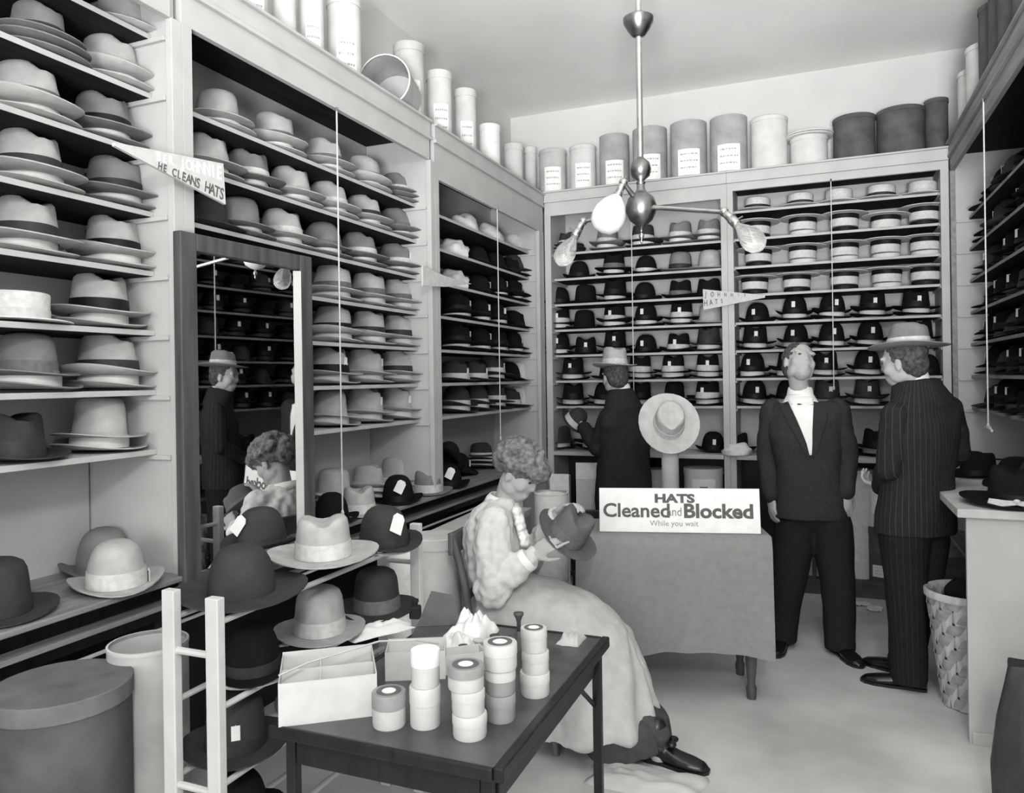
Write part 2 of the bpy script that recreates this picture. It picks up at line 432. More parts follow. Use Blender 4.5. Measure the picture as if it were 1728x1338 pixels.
def place_row(side, z, bay, items):
    rnd = random.Random(int(z*100)+len(bay)*7+sum(map(ord, bay)))
    where = ORD[z]
    for px, code in items:
        if side == 'L': fn = lambda t: (XL-(.275 if z < 1 else .235), t, z+.05); lo, hi = .6, 5.5; face = PI/2
        elif side == 'B': fn = lambda t: (t, YB+.225, z+.05); lo, hi = -2.0, 1.0; face = 0
        else: fn = lambda t: (XR+.235, t, z+.05); lo, hi = 2.0, 5.6; face = -PI/2
        p = fn(px) if side == 'R' else fn(solve(fn, px, lo, hi))
        if code[0] == 'c':
            cloth_lump((p[0], p[1], z), .21, .13, 'crumpled white cloth cover on %s of %s' % (where, bay), seed=px, group='white cloth covers')
            continue
        st = CODE[code[0]]
        if st == 'fedora' and rnd.random() < .3: st = 'homburg'
        if code[0] == 'o' and code[1] == '2': st = 'open'
        tone, band = code[1], code[2]; n = int(code[3]) if len(code) > 3 else 1; tick = 't' in code[4:]
        if tone == '0' and band == 'd': band = 'k'
        off = .040 if n <= 2 else .029
        flip = -1 if rnd.random() < .3 and not tick else 1
        rz = face+rnd.uniform(-.3, .3)+(PI if flip < 0 else 0)
        if code[0] == 's':
            hh = HAT['boater'][0]
            h = hat('boater', '4', 'k' if band == 'd' else band, (p[0], p[1], z+hh*1.13+.005+.034*(n-1)), (PI, .03, face), 'upturned straw boater with dark band on %s of %s' % (where, bay), group='straw boaters on %s of %s' % (where, bay), scale=1.13)
            if n > 1:
                d = obj('paper_stand', MB().lathe([(0, 0), (.084, 0), (.089, .004), (.089, .031), (.084, .034), (0, .034)], 24), MT['band_black'] if rnd.random() < .7 else MT['card'], None, loc=(p[0], p[1], z))
                tag(d, 'low block under upturned boater on %s of %s' % (where, bay), 'block', 'blocks under straw boaters on %s of %s' % (where, bay))
            continue
        for k in range(n-1):
            lb = '%s felt hat nested beneath another on %s of %s' % (TONE[tone], where, bay)
            hat('nested', tone, 'n', (p[0]+rnd.uniform(-.003, .003), p[1]+rnd.uniform(-.003, .003), z+.0085+k*off), (0, .035*flip, rz), lb, lb, lining=True, scale=1.09, shaded_lining=(side == 'R'))  # linings on the dim wall greyed, their shade put into the colour
        lb = '%s %s with %s%s on %s of %s' % (TONE[tone], STYLEW[st], BANDW[band], ' and ticket' if tick else '', where, bay)
        sc_ = 1.09 if n <= 2 else .93
        if st == 'open' and n > 1: sc_ = .98
        hat(st, tone, band, (p[0], p[1], z+.0085+(n-1)*off), (0, .035*flip, rz), lb, lb, ticket=tick, scale=sc_*rnd.uniform(.97, 1.0), wideband=st in ('fedora', 'homburg', 'open'))
ROWS = [
 ('L', 'bay before the mirror', {2.68: [(205, 'f3n1')], 2.48: [(62, 'f2d3'), (185, 'f3n2')], 2.28: [(45, 'f3m2'), (172, 'f2k2')], 2.08: [(48, 'f3d2'), (192, 'f2d2')],
   1.88: [(43, 'f3d2'), (190, 'f3k2')], 1.68: [(22, 't4l1'), (167, 'f3k2')], 1.48: [(45, 'o2m2'), (182, 'f3d2')], 1.28: [(18, 'f1d1'), (168, 'o3n2')]}),
 ('L', 'bay behind the mirror', {2.48: [(366, 'o3n2'), (460, 'f3m2'), (546, 'f3m2'), (611, 'f3m2'), (667, 'f2l3')],
   2.28: [(346, 'f3n2'), (417, 'f2l2'), (489, 'f3n2'), (553, 'f3l2'), (612, 'f3d2'), (668, 'f2m2')],
   2.08: [(342, 'f1d1'), (402, 'o2n2'), (475, 'f3l2'), (543, 'b2m2'), (605, 'f2l2'), (667, 'f2l2t')],
   1.88: [(560, 'f3m2'), (620, 'f3m2'), (669, 'f3m2')], 1.68: [(560, 'f3k2'), (620, 'f3d2'), (669, 'f3d2')],
   1.48: [(556, 'f3k2t'), (615, 'f3n2t'), (669, 'f3d2t')], 1.28: [(556, 'o3n2'), (615, 'f3n2t'), (668, 'f3n2t')],
   .868: [(563, 'o3n3'), (622, 'f3n3'), (668, 'o3n3')]}),
 ('L', 'corner bay', {2.48: [(783, 'c4'), (824, 'c4'), (873, 'f4l1')], 2.28: [(764, 'c4'), (802, 'b0d1'), (832, 'b0d1'), (858, 'f0d1'), (882, 'f1d2')],
   2.08: [(764, 'c4'), (805, 'b0d1t'), (835, 'b0d2t'), (862, 'f0d2t'), (884, 'f0d2t')], 1.88: [(770, 'f0d2t'), (806, 'b0d2t'), (835, 'b0d2t'), (862, 'b0d1'), (884, 'f0d1')],
   1.68: [(770, 'f0d2t'), (806, 'b0d2t'), (835, 'f0d2'), (862, 'b0d2t'), (884, 'o3n1')], 1.48: [(768, 'f1l1t'), (800, 'f1l1t'), (830, 'f1l2t'), (857, 'b0d1'), (884, 'o4n1')],
   1.28: [(770, 'b1l2'), (802, 'b1l2'), (832, 'f1l2'), (858, 'f1l1'), (884, 'o4n1t')], .868: [(770, 'b0d1t'), (812, 'f1l3'), (880, 'b0d1')]}),
 ('B', 'bay behind the reaching man', {2.48: [(958, 'f1l3'), (1025, 'f2l2'), (1085, 'f1l2'), (1148, 'f2l2'), (1196, 'f2l2')], 2.28: [(977, 'b0d1'), (1036, 'f0m2'), (1090, 'b0l1'), (1148, 'o2d1'), (1197, 'o3n1')],
   2.08: [(944, 'b0d1'), (988, 'o0n1'), (1038, 'f0d2'), (1088, 'b0d1'), (1148, 'f0m1'), (1196, 'f0d1')], 1.88: [(944, 'f0l2t'), (986, 'o0n1'), (1037, 'f0l2t'), (1090, 'b0d2t'), (1150, 'f0l2t'), (1198, 'f3n1')],
   1.68: [(944, 'b0d2t'), (988, 'f0d1t'), (1038, 'f0d2t'), (1090, 'b0d1t'), (1145, 'f0l1t'), (1196, 'f1d2')], 1.48: [(967, 'f0d2t'), (1030, 'f0d1'), (1080, 'f0l2'), (1136, 'f0l2t'), (1194, 'f0l2t')],
   1.28: [(967, 'f0d2'), (1020, 'b0d2'), (1080, 'f0d2'), (1138, 'o0n2'), (1194, 'f0l2t')], .94: [(1203, 'b0d1t'), (945, 'f1d2'), (1000, 'f0d2')]}),
 ('B', 'straw boater bay', {2.68: [(1278, 't4d1'), (1350, 't4d1'), (1415, 't4l1'), (1487, 't4d1'), (1556, 't4l1')],
   2.48: [(1278, 's4d2'), (1355, 's4d2'), (1425, 's4d2'), (1495, 's4d1'), (1560, 's4d2')], 2.28: [(1280, 's4d2'), (1355, 's4d2'), (1425, 's4d2'), (1495, 's4d2'), (1562, 's4d2')],
   2.08: [(1274, 's4d2'), (1345, 's4d2'), (1425, 's4d2'), (1497, 's4d2'), (1563, 's4d2')],
   1.88: [(1278, 'b0d1t'), (1341, 'b0d2t'), (1404, 'b0d2t'), (1472, 'f0d2t'), (1545, 'f0d2t')], 1.68: [(1274, 'f0d2t'), (1343, 'b0d2t'), (1403, 'b0d2t'), (1468, 'b0d2t'), (1550, 'f0d2')],
   1.48: [(1270, 'b0d2t'), (1332, 'f0d2t'), (1392, 'f0d2t'), (1463, 'b0d2t'), (1562, 'b0d1')], 1.28: [(1273, 'b0d2t'), (1330, 'b0d2'), (1395, 'f1d2t'), (1463, 'f1d2t'), (1545, 'b0d2')],
   .94: [(1243, 'f0d1'), (1310, 'b0d1'), (1420, 'b0d1'), (1478, 'f0d2'), (1545, 'b0d2')]}),
]
for side, bay, rows in ROWS:
    for z, items in rows.items(): place_row(side, z, bay, items)
for i, z in enumerate([1.28, 1.48, 1.68, 1.88, 2.08, 2.28, 2.48]):
    it = []
    for k in range(7):
        y = 5.33-.275*k-(.03 if i % 2 else 0)+.012*math.sin(7*k+3*i)
        it.append((y, ('b' if (k+i) % 3 else 'f')+('0' if (k*3+i) % 4 else '1')+'d'+('2' if (k+2*i) % 3 else '1')+('t' if (2*k+i) % 3 else '')))
    place_row('R', z, 'dim wall facing the mirror', it)

# ------------------------------------------------------------------ benches and counters
def solid(name, b, mtl, parent=None, bevel=.002): return obj(name, MB().box(*b), mtl, parent, bevel=bevel)
o = thing('long_bench', 'long scuffed wooden bench under the pale hat shelves, hats standing on it', 'bench')
solid('bench_top', (WL, -1.955, -1.0, 5.2, .848, .866), MT['bench'], o, .004)
solid('back_board', (WL+.005, WL+.02, -1.0, 5.2, 0, .832), MT['blackwood'], o)
solid('recess_shade_board', (-2.10, -2.08, -1.0, 5.2, .70, .848), MT['blackwood'], o)  # black board painted as the shade in the recess under the bench
solid('tray_rail', (-2.05, -1.99, -1.0, 5.2, .764, .78), MT['bench'], o)
solid('tray_edge', (-2.0, -1.985, -1.0, 5.2, .700, .708), MT['paint'], o)
for y in (-.9, .5, 1.93, 3.75, 5.15): solid('bench_support', (-2.40, -2.10, y-.02, y+.02, 0, .832), MT['blackwood'], o)
o = thing('back_counter', 'white painted counter with open cupboards along the back wall', 'counter')
solid('counter_top', (-1.92, -.646, 5.53, 5.96, .905, .936), MT['paint'], o, .003)
solid('counter_top', (-.558, .727, 5.53, 5.96, .905, .936), MT['paint'], o, .003)
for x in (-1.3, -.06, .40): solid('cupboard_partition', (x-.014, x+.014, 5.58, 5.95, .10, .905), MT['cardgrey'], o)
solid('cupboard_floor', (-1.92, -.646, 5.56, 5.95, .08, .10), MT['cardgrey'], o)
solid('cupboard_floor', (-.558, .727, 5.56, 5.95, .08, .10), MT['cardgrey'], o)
solid('cupboard_shade_back', (-1.96, .76, 5.955, 5.972, .0, .86), MT['blackwood'], o)  # black puts the shade inside the open cupboards into the board colour
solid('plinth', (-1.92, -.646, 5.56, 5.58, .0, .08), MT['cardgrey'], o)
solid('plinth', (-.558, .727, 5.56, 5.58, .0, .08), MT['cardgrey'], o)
o = thing('side_bench', 'white fronted bench under the dim hat shelves with a large dark hat on it', 'bench')
solid('bench_top', (.50, 1.235, 3.49, 5.49, .915, .95), MT['card2'], o, .004)
solid('end_panel', (.535, 1.235, 3.52, 3.545, .0, .915), MT['panelgrey'], o)
solid('panel_foot', (.545, .86, 3.508, 3.519, .0, .05), MT['paint'], o)
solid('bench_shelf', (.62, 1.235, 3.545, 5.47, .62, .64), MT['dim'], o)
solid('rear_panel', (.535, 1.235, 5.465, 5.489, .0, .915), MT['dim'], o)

# ------------------------------------------------------------------ round hat boxes
def hatbox(name, label, c, r, h, body, lid=True, lidm=None, open_top=False, sheet=None, group=None, rot=0.0, n=32, lying=False, label_h=(.12, .55), ink=True, lidh=.05, emblem=False):
    "sheet: direction angle of a pasted paper label on the side"
    o = thing(name, label, 'box', c, (0, 0, 0), group)
    if open_top:
        obj('body', MB().lathe([(0, 0), (r, 0), (r, h), (r-.005, h), (r-.005, .006), (0, .006)], n), body, o, smooth=True, angle=40)
    else:
        obj('body', MB().lathe([(0, 0), (r-.004, 0), (r-.004, h-.004), (0, h-.004)], n), body, o, smooth=True, angle=40)
    if lid and not open_top:
        obj('lid', MB().lathe([(r-.003, h-lidh), (r, h-lidh), (r, h-.003), (r-.003, h), (0, h), (0, h-.003), (r-.003, h-.003)], n), lidm or body, o, smooth=True, angle=40)
    elif open_top:
        obj('rim', MB().lathe([(r, h-.012), (r+.0015, h-.01), (r+.0015, h), (r-.005, h+.001), (r-.005, h-.01)], n), lidm or MT['paper'], o, smooth=True, angle=40)
    if sheet is not None:
        aw = .62; z0, z1 = h*label_h[0], h*label_h[1]
        def patch(a0, a1, za, zb, rr, k=8):
            mb = MB(); vs = []; fs = []
            for i in range(k+1):
                a = a0+(a1-a0)*i/k
                for (e, z) in ((0, za), (0, zb), (.0012, zb), (.0012, za)): vs.append(((rr+e)*math.cos(a), (rr+e)*math.sin(a), z))
            for i in range(k):
                for q in range(4):
                    fs.append((i*4+q, i*4+(q+1) % 4, (i+1)*4+(q+1) % 4, (i+1)*4+q))
            fs += [(0, 1, 2, 3), tuple(k*4+q for q in (3, 2, 1, 0))]
            return mb.add(vs, fs)
        sh = obj('paper_label', patch(sheet-aw, sheet+aw, z0, z1, r-.0035), MT['paper'], o)
        if ink:
            mb = MB(); rnd = random.Random(int(c[0]*1000)+int(c[1]*777))
            for q in range(3):
                zz = z0+(z1-z0)*(.78-.26*q); a = sheet-aw*.75
                while a < sheet+aw*.7:
                    w_ = rnd.uniform(.04, .16)
                    t = patch(a, min(a+w_, sheet+aw*.78), zz, zz+(z1-z0)*.05, r-.0022, 3); mb.add(t.v, t.f); a += w_+.05
            obj('printed_lines', mb, MT['inkpale'], sh)['kind'] = 'stuff'
        if emblem:
            t = MB(); za = (z0+z1)/2
            for da, zz, w_, hh in ((0, -.02, .10, .035), (-.12, .02, .06, .02), (.12, .02, .06, .02), (0, .045, .2, .008)):
                q = patch(sheet+da-w_, sheet+da+w_, za+zz, za+zz+hh, r-.0022, 4); t.add(q.v, q.f)
            obj('printed_emblem', t, MT['ink'], sh)
    return o
def toward_eye(P): return math.atan2(-P[1], -P[0])
G1 = 'round hat boxes on top of the mirror-side shelving'
bx_l = [(398, 455, -75, 'card2', 1), (458, 502, -60, 'card', 0), (503, 549, -35, 'card', 1), (551, 612, -12, 'card', 1), (664, 719, 68, 'card2', 1), (719, 765, 116, 'card', 1), (766, 806, 147, 'card', 1), (807, 846, 206, 'paper', 0), (849, 884, 239, 'card', 0), (884, 907, 246, 'card', 0)]
lbl_l = ['cream hat box with label at the near end of the shelving top', 'plain white hat box second along the mirror-side shelving top', 'white labelled hat box before the pair beside the overturned box', 'tall white hat box with label just before the overturned open box',
         'cream labelled hat box just beyond the overturned open box', 'white labelled hat box second beyond the overturned open box', 'white labelled hat box third beyond the overturned open box', 'short bright white hat box on the mirror-side shelving top',
         'plain white hat box next to last before the corner', 'plain white hat box set right in the corner']
for (a, b, t, mm, sh), lb in zip(bx_l, lbl_l):
    Xc = XL-.19; y = solve(lambda q: (Xc, q, 3.05), (a+b)/2, .8, 6.2)
    dep = np.array([Xc, y, 0])@_w; r = min((b-a)/2*dep/F_PX*.96, .165)
    h = onx((a+b)/2, t, Xc+r*.5)[2]-2.93
    hatbox('hat_box', lb, (Xc, y, 2.9305), r, h, MT[mm], sheet=toward_eye((Xc, y))+.15 if sh else None, group=None)
# overturned box showing its open end
Xc = XL-.17; y = solve(lambda q: (Xc, q, 3.05), 650, .8, 6); r = .135
o = hatbox('hat_box', 'open cream hat box lying on its side on the shelving top', (Xc-.02, y+.16, 2.93+r+.004), r, .28, MT['card2'], open_top=True)
o.rotation_euler = (PI/2, 0, .30)
bx_b = [(908, 958, 252, 'card2', 1), (960, 1008, 245, 'card', 1), (1010, 1064, 226, 'cardgrey2', 1), (1066, 1128, 214, 'cardgrey2', 1), (1130, 1195, 204, 'cardgrey2', 1), (1197, 1263, 195, 'cardgrey2', 1), (1266, 1330, 197, 'card', 0), (1333, 1397, 229, 'card', 0), (1406, 1477, 194, 'carddark', 0), (1480, 1559, 181, 'carddark', 0), (1561, 1600, 166, 'carddark', 0)]
MT['cardgrey2'] = mat('putty_cardboard', 0.63, 0.8, 0.08, 9, 0.15)
lbl_b = ['small cream hat box nearest the corner on the back shelving', 'white labelled hat box between a small cream box and grey ones', 'grey hat box with arched label, first of four alike', 'grey labelled hat box behind the hanging lamp rod', 'grey labelled hat box just past the lamp rod', 'tallest grey labelled hat box next to a plain white one',
         'plain white hat box with a rimmed lid on the back shelving', 'short white hat box with flat brims laid on it', 'dark glossy hat box next to the short white one', 'dark hat box in the middle of three dark ones', 'dark hat box tucked against the far dim shelving']
for (a, b, t, mm, sh), lb in zip(bx_b, lbl_b):
    Yc = YB+.20; x = solve(lambda q: (q, Yc, 3.1), (a+b)/2, -2.3, 1.3)
    dep = np.array([x, Yc, 0])@_w; r = (b-a)/2*dep/F_PX*.95
    h = ony((a+b)/2, t, Yc-r*.6)[2]-2.946
    hatbox('hat_box', lb, (x, Yc, 2.9465), r, h, MT[mm], lid=(mm != 'cardgrey2'), sheet=toward_eye((x, Yc)) if sh else None, lidh=.03, label_h=(.06, .5) if mm == 'cardgrey2' else (.08, .6))
    if lb.startswith('short white'):
        for q in range(2):
            d = obj('flat_brim', MB().lathe([(.08, .0), (.16, .0), (.162, .004), (.16, .008), (.08, .008)], 28, close=True), MT['straw'], None, loc=(x+.005*q, Yc-.01*q, 2.947+h+.012*q), smooth=True, angle=40)
            tag(d, ['lower straw brim blank lying on the short white hat box', 'upper straw brim blank lying on the short white hat box'][q], 'brim')
for k, (y, r, h, mm) in enumerate([(5.36, .12, .36, 'card'), (5.08, .12, .40, 'card'), (4.78, .105, .50, 'cardgrey'), (4.52, .105, .56, 'cardgrey'), (4.22, .12, .50, 'cardgrey'), (3.92, .12, .45, 'cardgrey')]):
    hatbox('hat_box', ['white hat box on the dim shelving closest to the back wall', 'white hat box second from the back wall on the dim shelving', 'grey hat box third from the back wall on the dim shelving', 'tallest grey hat box on the dim shelving',
                       'grey hat box second from the ragged end of the dim shelving', 'grey hat box at the ragged end of the dim shelving'][k], (XR+.14, y, 2.9705), r, h, MT[mm], lidh=.03)

# ------------------------------------------------------------------ hanging lamp
LX, LY = -.735, 3.36
glass = bpy.data.materials.new('clear_bulb_glass'); glass.use_nodes = True
gb = glass.node_tree.nodes['Principled BSDF']; gb.inputs['Base Color'].default_value = (.95, .95, .94, 1); gb.inputs['Transmission Weight'].default_value = .85; gb.inputs['Roughness'].default_value = .12; gb.inputs['IOR'].default_value = 1.3
frost = bpy.data.materials.new('frosted_globe_glass'); frost.use_nodes = True
gb = frost.node_tree.nodes['Principled BSDF']; gb.inputs['Base Color'].default_value = (.86, .86, .85, 1); gb.inputs['Transmission Weight'].default_value = .25; gb.inputs['Roughness'].default_value = .45
lamp = thing('hanging_lamp', 'brass three-armed electric lamp hanging on a rod from the ceiling', 'lamp', (0, 0, 0))
obj('rod', MB().tube([(LX, LY, 2.2), (LX, LY, ZC-.001)], .0135, 12), MT['silverbrass'], lamp, smooth=True, angle=40)
obj('ceiling_rose', MB().lathe([(0, 0), (.03, 0), (.05, .02), (.06, .05), (0, .05)], 24, LX, LY, ZC-.0505), MT['brass'], lamp, smooth=True, angle=50)
obj('canopy_cup', MB().lathe([(.013, -.085), (.03, -.078), (.05, -.05), (.066, -.02), (.068, 0), (.05, .012), (.013, .018)], 28, LX, LY, 3.105), MT['brass'], lamp, smooth=True, angle=50)
obj('collar_ball', MB().lathe([(.013, -.075), (.022, -.06), (.014, -.05), (.04, -.03), (.047, 0), (.04, .03), (.022, .046), (.013, .055)], 28, LX, LY, 2.428), MT['brass'], lamp, smooth=True)
obj('hub_ball', MB().lathe([(0, -.115), (.008, -.105), (.006, -.09), (.02, -.08), (.05, -.055), (.066, -.02), (.069, .01), (.058, .045), (.03, .068), (.018, .085), (.018, .105), (.013, .11)], 32, LX, LY, 2.255), MT['brass'], lamp, smooth=True)
obj('finial', MB().lathe([(0, -.16), (.006, -.152), (.004, -.14), (.012, -.13), (.012, -.12), (.004, -.11), (.004, -.095)], 14, LX, LY, 2.255), MT['silverbrass'], lamp, smooth=True)
def socket_bulb(p, d, kind, n_=20):
    "socket and bulb along direction d from the arm end p"
    d = Vector(d).normalized(); R = Vector((0, 0, 1)).rotation_difference(d).to_matrix().to_4x4(); M = Matrix.Translation(p) @ R
    def L(prof, nm, mt_, par):
        mb = MB().lathe(prof, n_); mb.v = [tuple(M @ Vector(v)) for v in mb.v]
        return obj(nm, mb, mt_, par, smooth=True)
    so = L([(0, -.03), (.006, -.03), (.006, -.004), (.016, 0), (.017, .045), (.014, .05), (.02, .056), (.02, .095), (.015, .10), (0, .10)], 'socket', MT['silverbrass'], lamp)
    mb = MB().tube([M @ Vector((0, .014, .07)), M @ Vector((0, .042, .07))], .004, 6); obj('switch_key', mb, MT['brass'], so)
    if kind == 'clear':
        L([(.014, .095), (.018, .115), (.034, .15), (.046, .19), (.047, .215), (.04, .24), (.022, .258), (0, .264)], 'bulb', glass, lamp)
    else:
        L([(.014, .05), (.02, .065), (.05, .095), (.072, .14), (.076, .17), (.068, .205), (.042, .232), (0, .243)], 'frosted_globe', frost, lamp)
pr = ony(1222, 358, 3.22); pl = ony(984, 374, 3.36); pf = ony(1052, 308, 3.28)
for nm, p in (('r', pr), ('l', pl), ('f', pf)):
    st = Vector((LX, LY, 2.262)); e = Vector(p); dirn = (e-st).normalized()
    obj('arm', MB().tube([st+dirn*.05, st+dirn*.10, e], [.013, .0105, .0095], 10), MT['silverbrass'] if nm == 'r' else MT['brass'], lamp, smooth=True, angle=50)
    obj('elbow', MB().ellipsoid(tuple(e), (.02, .02, .02)), MT['silverbrass'], lamp, smooth=True)
socket_bulb(Vector(pr), Vector(ony(1296, 430, 3.08))-Vector(pr), 'clear')
socket_bulb(Vector(pl), Vector(ony(936, 460, 3.19))-Vector(pl), 'clear')
socket_bulb(Vector(pf), Vector(ony(1024, 372, 3.25))-Vector(pf), 'globe')

# ------------------------------------------------------------------ cords hanging before the shelves
def cord(p, z1, label, pull=True):
    o = thing('pull_cord', label, 'cord', (p[0], p[1], z1))
    obj('string', MB().tube([(0, 0, p[2]-z1), (0, 0, 0)], .0035, 6), MT['cord'], o)
    obj('pull_knob', MB().lathe([(0, -.03), (.007, -.025), (.008, -.012), (.004, 0), (0, 0)], 10), MT['cord'], o, smooth=True)
    obj('hook', MB().tube([(0, 0, p[2]-z1-.005), (0, 0, p[2]-z1+.012)], .006, 8), MT['brass'], o)
    return o
p = onx(568, 186, XL+.012); cord(p, .93, 'white cord hanging before the shelf bay behind the mirror')
p = onx(839, 352, XL+.012); cord(p, 1.12, 'white cord hanging before the shelf bay by the back corner')
p = ony(1065, 352, YB-.012); cord(p, 1.40, 'white cord hanging behind the lamp on the back-wall shelving')
p = ony(1402, 305, YB-.012); cord(p, 1.42, 'white cord hanging before the straw boater shelves')
p = onx(1660, 206, XR-.022)
o = cord((p[0], p[1], 2.83), 1.245, 'white cord with a cross bar hanging before the dim shelves')
obj('cross_bar', MB().tube([(0, -.085, -.03), (0, -.04, -.018), (0, .0, -.012), (0, .04, -.018), (0, .085, -.03)], .006, 8), MT['cord'], o)

# ------------------------------------------------------------------ pennants
MT['pennant'] = mat('pale_felt_pennant', 0.80, 0.9, 0.04, 30, 0.1)
def quad_prism(P, n, d):
    n = Vector(n).normalized()*d; P = [Vector(p) for p in P]; k = len(P)
    return MB().add([tuple(p) for p in P]+[tuple(p+n) for p in P], [tuple(range(k-1, -1, -1)), tuple(range(k, 2*k))]+[(i, (i+1) % k, k+(i+1) % k, k+i) for i in range(k)])
X0 = -1.935
P = [onx(194, 246, X0), onx(381, 345, X0), onx(377, 276, X0), onx(194, 240, X0)]
o = thing('pennant', 'white pennant reading HE CLEANS HATS fixed above the mirror', 'pennant', tuple(P[0]))
q = obj('pennant_board', quad_prism([Vector(p)-Vector(P[0]) for p in P], (-1, 0, 0), .012), MT['pennant'], o)
def frame_text(par, base, A, Bv, U, body, size, mtl, xs=1.0, off=0.0, lift=.0008, nm='lettering'):
    "text centred between A and Bv running A->Bv, up vector U"
    A = Vector(A); Bv = Vector(Bv); x = (Bv-A).normalized(); y = Vector(U); y = (y-x*y.dot(x)).normalized(); z = x.cross(y)
    c = (A+Bv)/2-Vector(base)+z*lift
    M = Matrix(((x.x, y.x, z.x, c.x), (x.y, y.y, z.y, c.y), (x.z, y.z, z.z, c.z), (0, 0, 0, 1)))
    return text_mesh(nm, body, size, mtl, par, M, xs=xs, offset=off)
for i, ch in enumerate('HE CLEANS HATS'):
    if ch == ' ': continue
    t = i/13.0; px = 270+t*104; py = 281+t*47; s_ = .032+.026*t
    A = onx(px-4, py-2, X0); B_ = onx(px+4, py+2, X0)
    frame_text(q, P[0], A, B_, (0, 0, 1), ch, s_, MT['ink'], xs=.75, off=.0006)
for i, ch in enumerate('BER JOHNNIE'):
    if ch == ' ': continue
    t = i/10.0; px = 268+t*102; py = 266+t*27; s_ = .034+.032*t
    A = onx(px-4, py-1.2, X0); B_ = onx(px+4, py+1.2, X0)
    frame_text(q, P[0], A, B_, (0, 0, 1), ch, s_, MT['paper'], xs=.7, off=.0012)
X0 = -1.945
P = [onx(714, 482, X0), onx(752, 484, X0), onx(796, 479, X0), onx(752, 466, X0), onx(714, 449, X0)]
o = thing('pennant', 'small pale pennant on the post beside the white cloth covers', 'pennant', tuple(P[0]))
obj('pennant_board', quad_prism([Vector(p)-Vector(P[0]) for p in P], (-1, 0, 0), .01), MT['pennant'], o)
Y0 = YB-.03
P = [ony(1187, 523, Y0), ony(1291, 502, Y0), ony(1291, 498, Y0), ony(1186, 488, Y0)]
o = thing('pennant', 'white pennant lettered HATS on the back shelving post', 'pennant', tuple(P[0]))
q = obj('pennant_board', quad_prism([Vector(p)-Vector(P[0]) for p in P], (0, 1, 0), .012), MT['pennant'], o)
for i, ch in enumerate('HATS'):
    px = 1191+i*9; py = 512-i*1.3
    frame_text(q, P[0], ony(px-3, py+.4, Y0), ony(px+3, py-.4, Y0), (0, 0, 1), ch, .062-.006*i, MT['ink'], xs=.6, off=.0005)
for i, ch in enumerate('JOHNNIE'):
    px = 1191+i*11; py = 497+i*.2
    frame_text(q, P[0], ony(px-3, py, Y0), ony(px+3, py, Y0), (0, 0, 1), ch, .056-.005*i, MT['ink'], xs=.6, off=.0005)

# ------------------------------------------------------------------ tall mirror
mir = bpy.data.materials.new('silvered_glass'); mir.use_nodes = True
gb = mir.node_tree.nodes['Principled BSDF']; gb.inputs['Base Color'].default_value = (.72, .72, .72, 1); gb.inputs['Metallic'].default_value = 1; gb.inputs['Roughness'].default_value = .015
MW, MZ0, MZ1 = .648, .80, 2.005
mo = thing('framed_mirror', 'tall oak framed mirror fixed to the post of the pale hat shelves', 'mirror', (-1.977, 1.893, 0), (0, 0, -.056))
# local: x out of the wall, y along the wall
sw = .068
for a, b in ((0, sw), (MW-sw, MW)): solid('stile', (0.0, .036, a, b, MZ0, MZ1), MT['frame'], mo, .004)
solid('rail', (0.001, .035, sw, MW-sw, MZ1-.06, MZ1-.001), MT['frame'], mo, .004)
solid('rail', (0.001, .035, sw, MW-sw, MZ0+.001, MZ0+.06), MT['frame'], mo, .004)
solid('backing', (-.008, 0.0, .03, MW-.03, MZ0+.03, MZ1-.03), MT['darkwood'], mo)
solid('glass', (.012, .016, sw-.005, MW-sw+.005, MZ0+.055, MZ1-.055), mir, mo, 0)
bv = MB(); y = MW-sw
bv.prism([(.0161, y), (.0362, y+.0002), (.0161, y-.022)], MZ1-MZ0-.13, Matrix.Translation((0, 0, MZ0+.065)))
obj('lit_inner_bevel', bv, MT['paint'], mo)  # white colour stands in for the light falling on this bevel

# ------------------------------------------------------------------ hat rack
MT['rackwhite'] = mat('white_enamel', 0.80, 0.5, 0.03, 9, 0.3)
rk = thing('hat_rack', 'white ladder-like hat rack with hoops standing beside the work table', 'rack')
RX0, RX1, RY0, RY1 = -1.515, -1.375, 1.43, 2.42
for x in (RX0, RX1):
    for y in (RY0, RY1):
        e = .02
        obj('upright', MB().prism([(x-e, y-.013), (x+e, y-.013), (x+e, y+.013), (x-e, y+.013)], .985 if x == RX0 else .978), MT['rackwhite'], rk, bevel=.003)
TIERS = [.925, .715, .525, .325]
for y in (RY0, RY1):
    for z in (.835, .50, .17): obj('rung', MB().tube([(RX0, y, z), (RX1, y, z)], .009, 8), MT['rackwhite'], rk)
for z in TIERS:
    for x in (RX0, RX1): obj('bar', MB().tube([(x, RY0, z-.012), (x, RY1, z-.012)], .008, 8), MT['rackwhite'], rk)
def hoop(c, r, z):
    n = 28; pts = [(c[0]+r*math.cos(2*PI*k/n), c[1]+r*math.sin(2*PI*k/n), z) for k in range(n+1)]
    obj('hat_hoop', MB().tube(pts, .0055, 6, caps=False), MT['rackwhite'], rk)
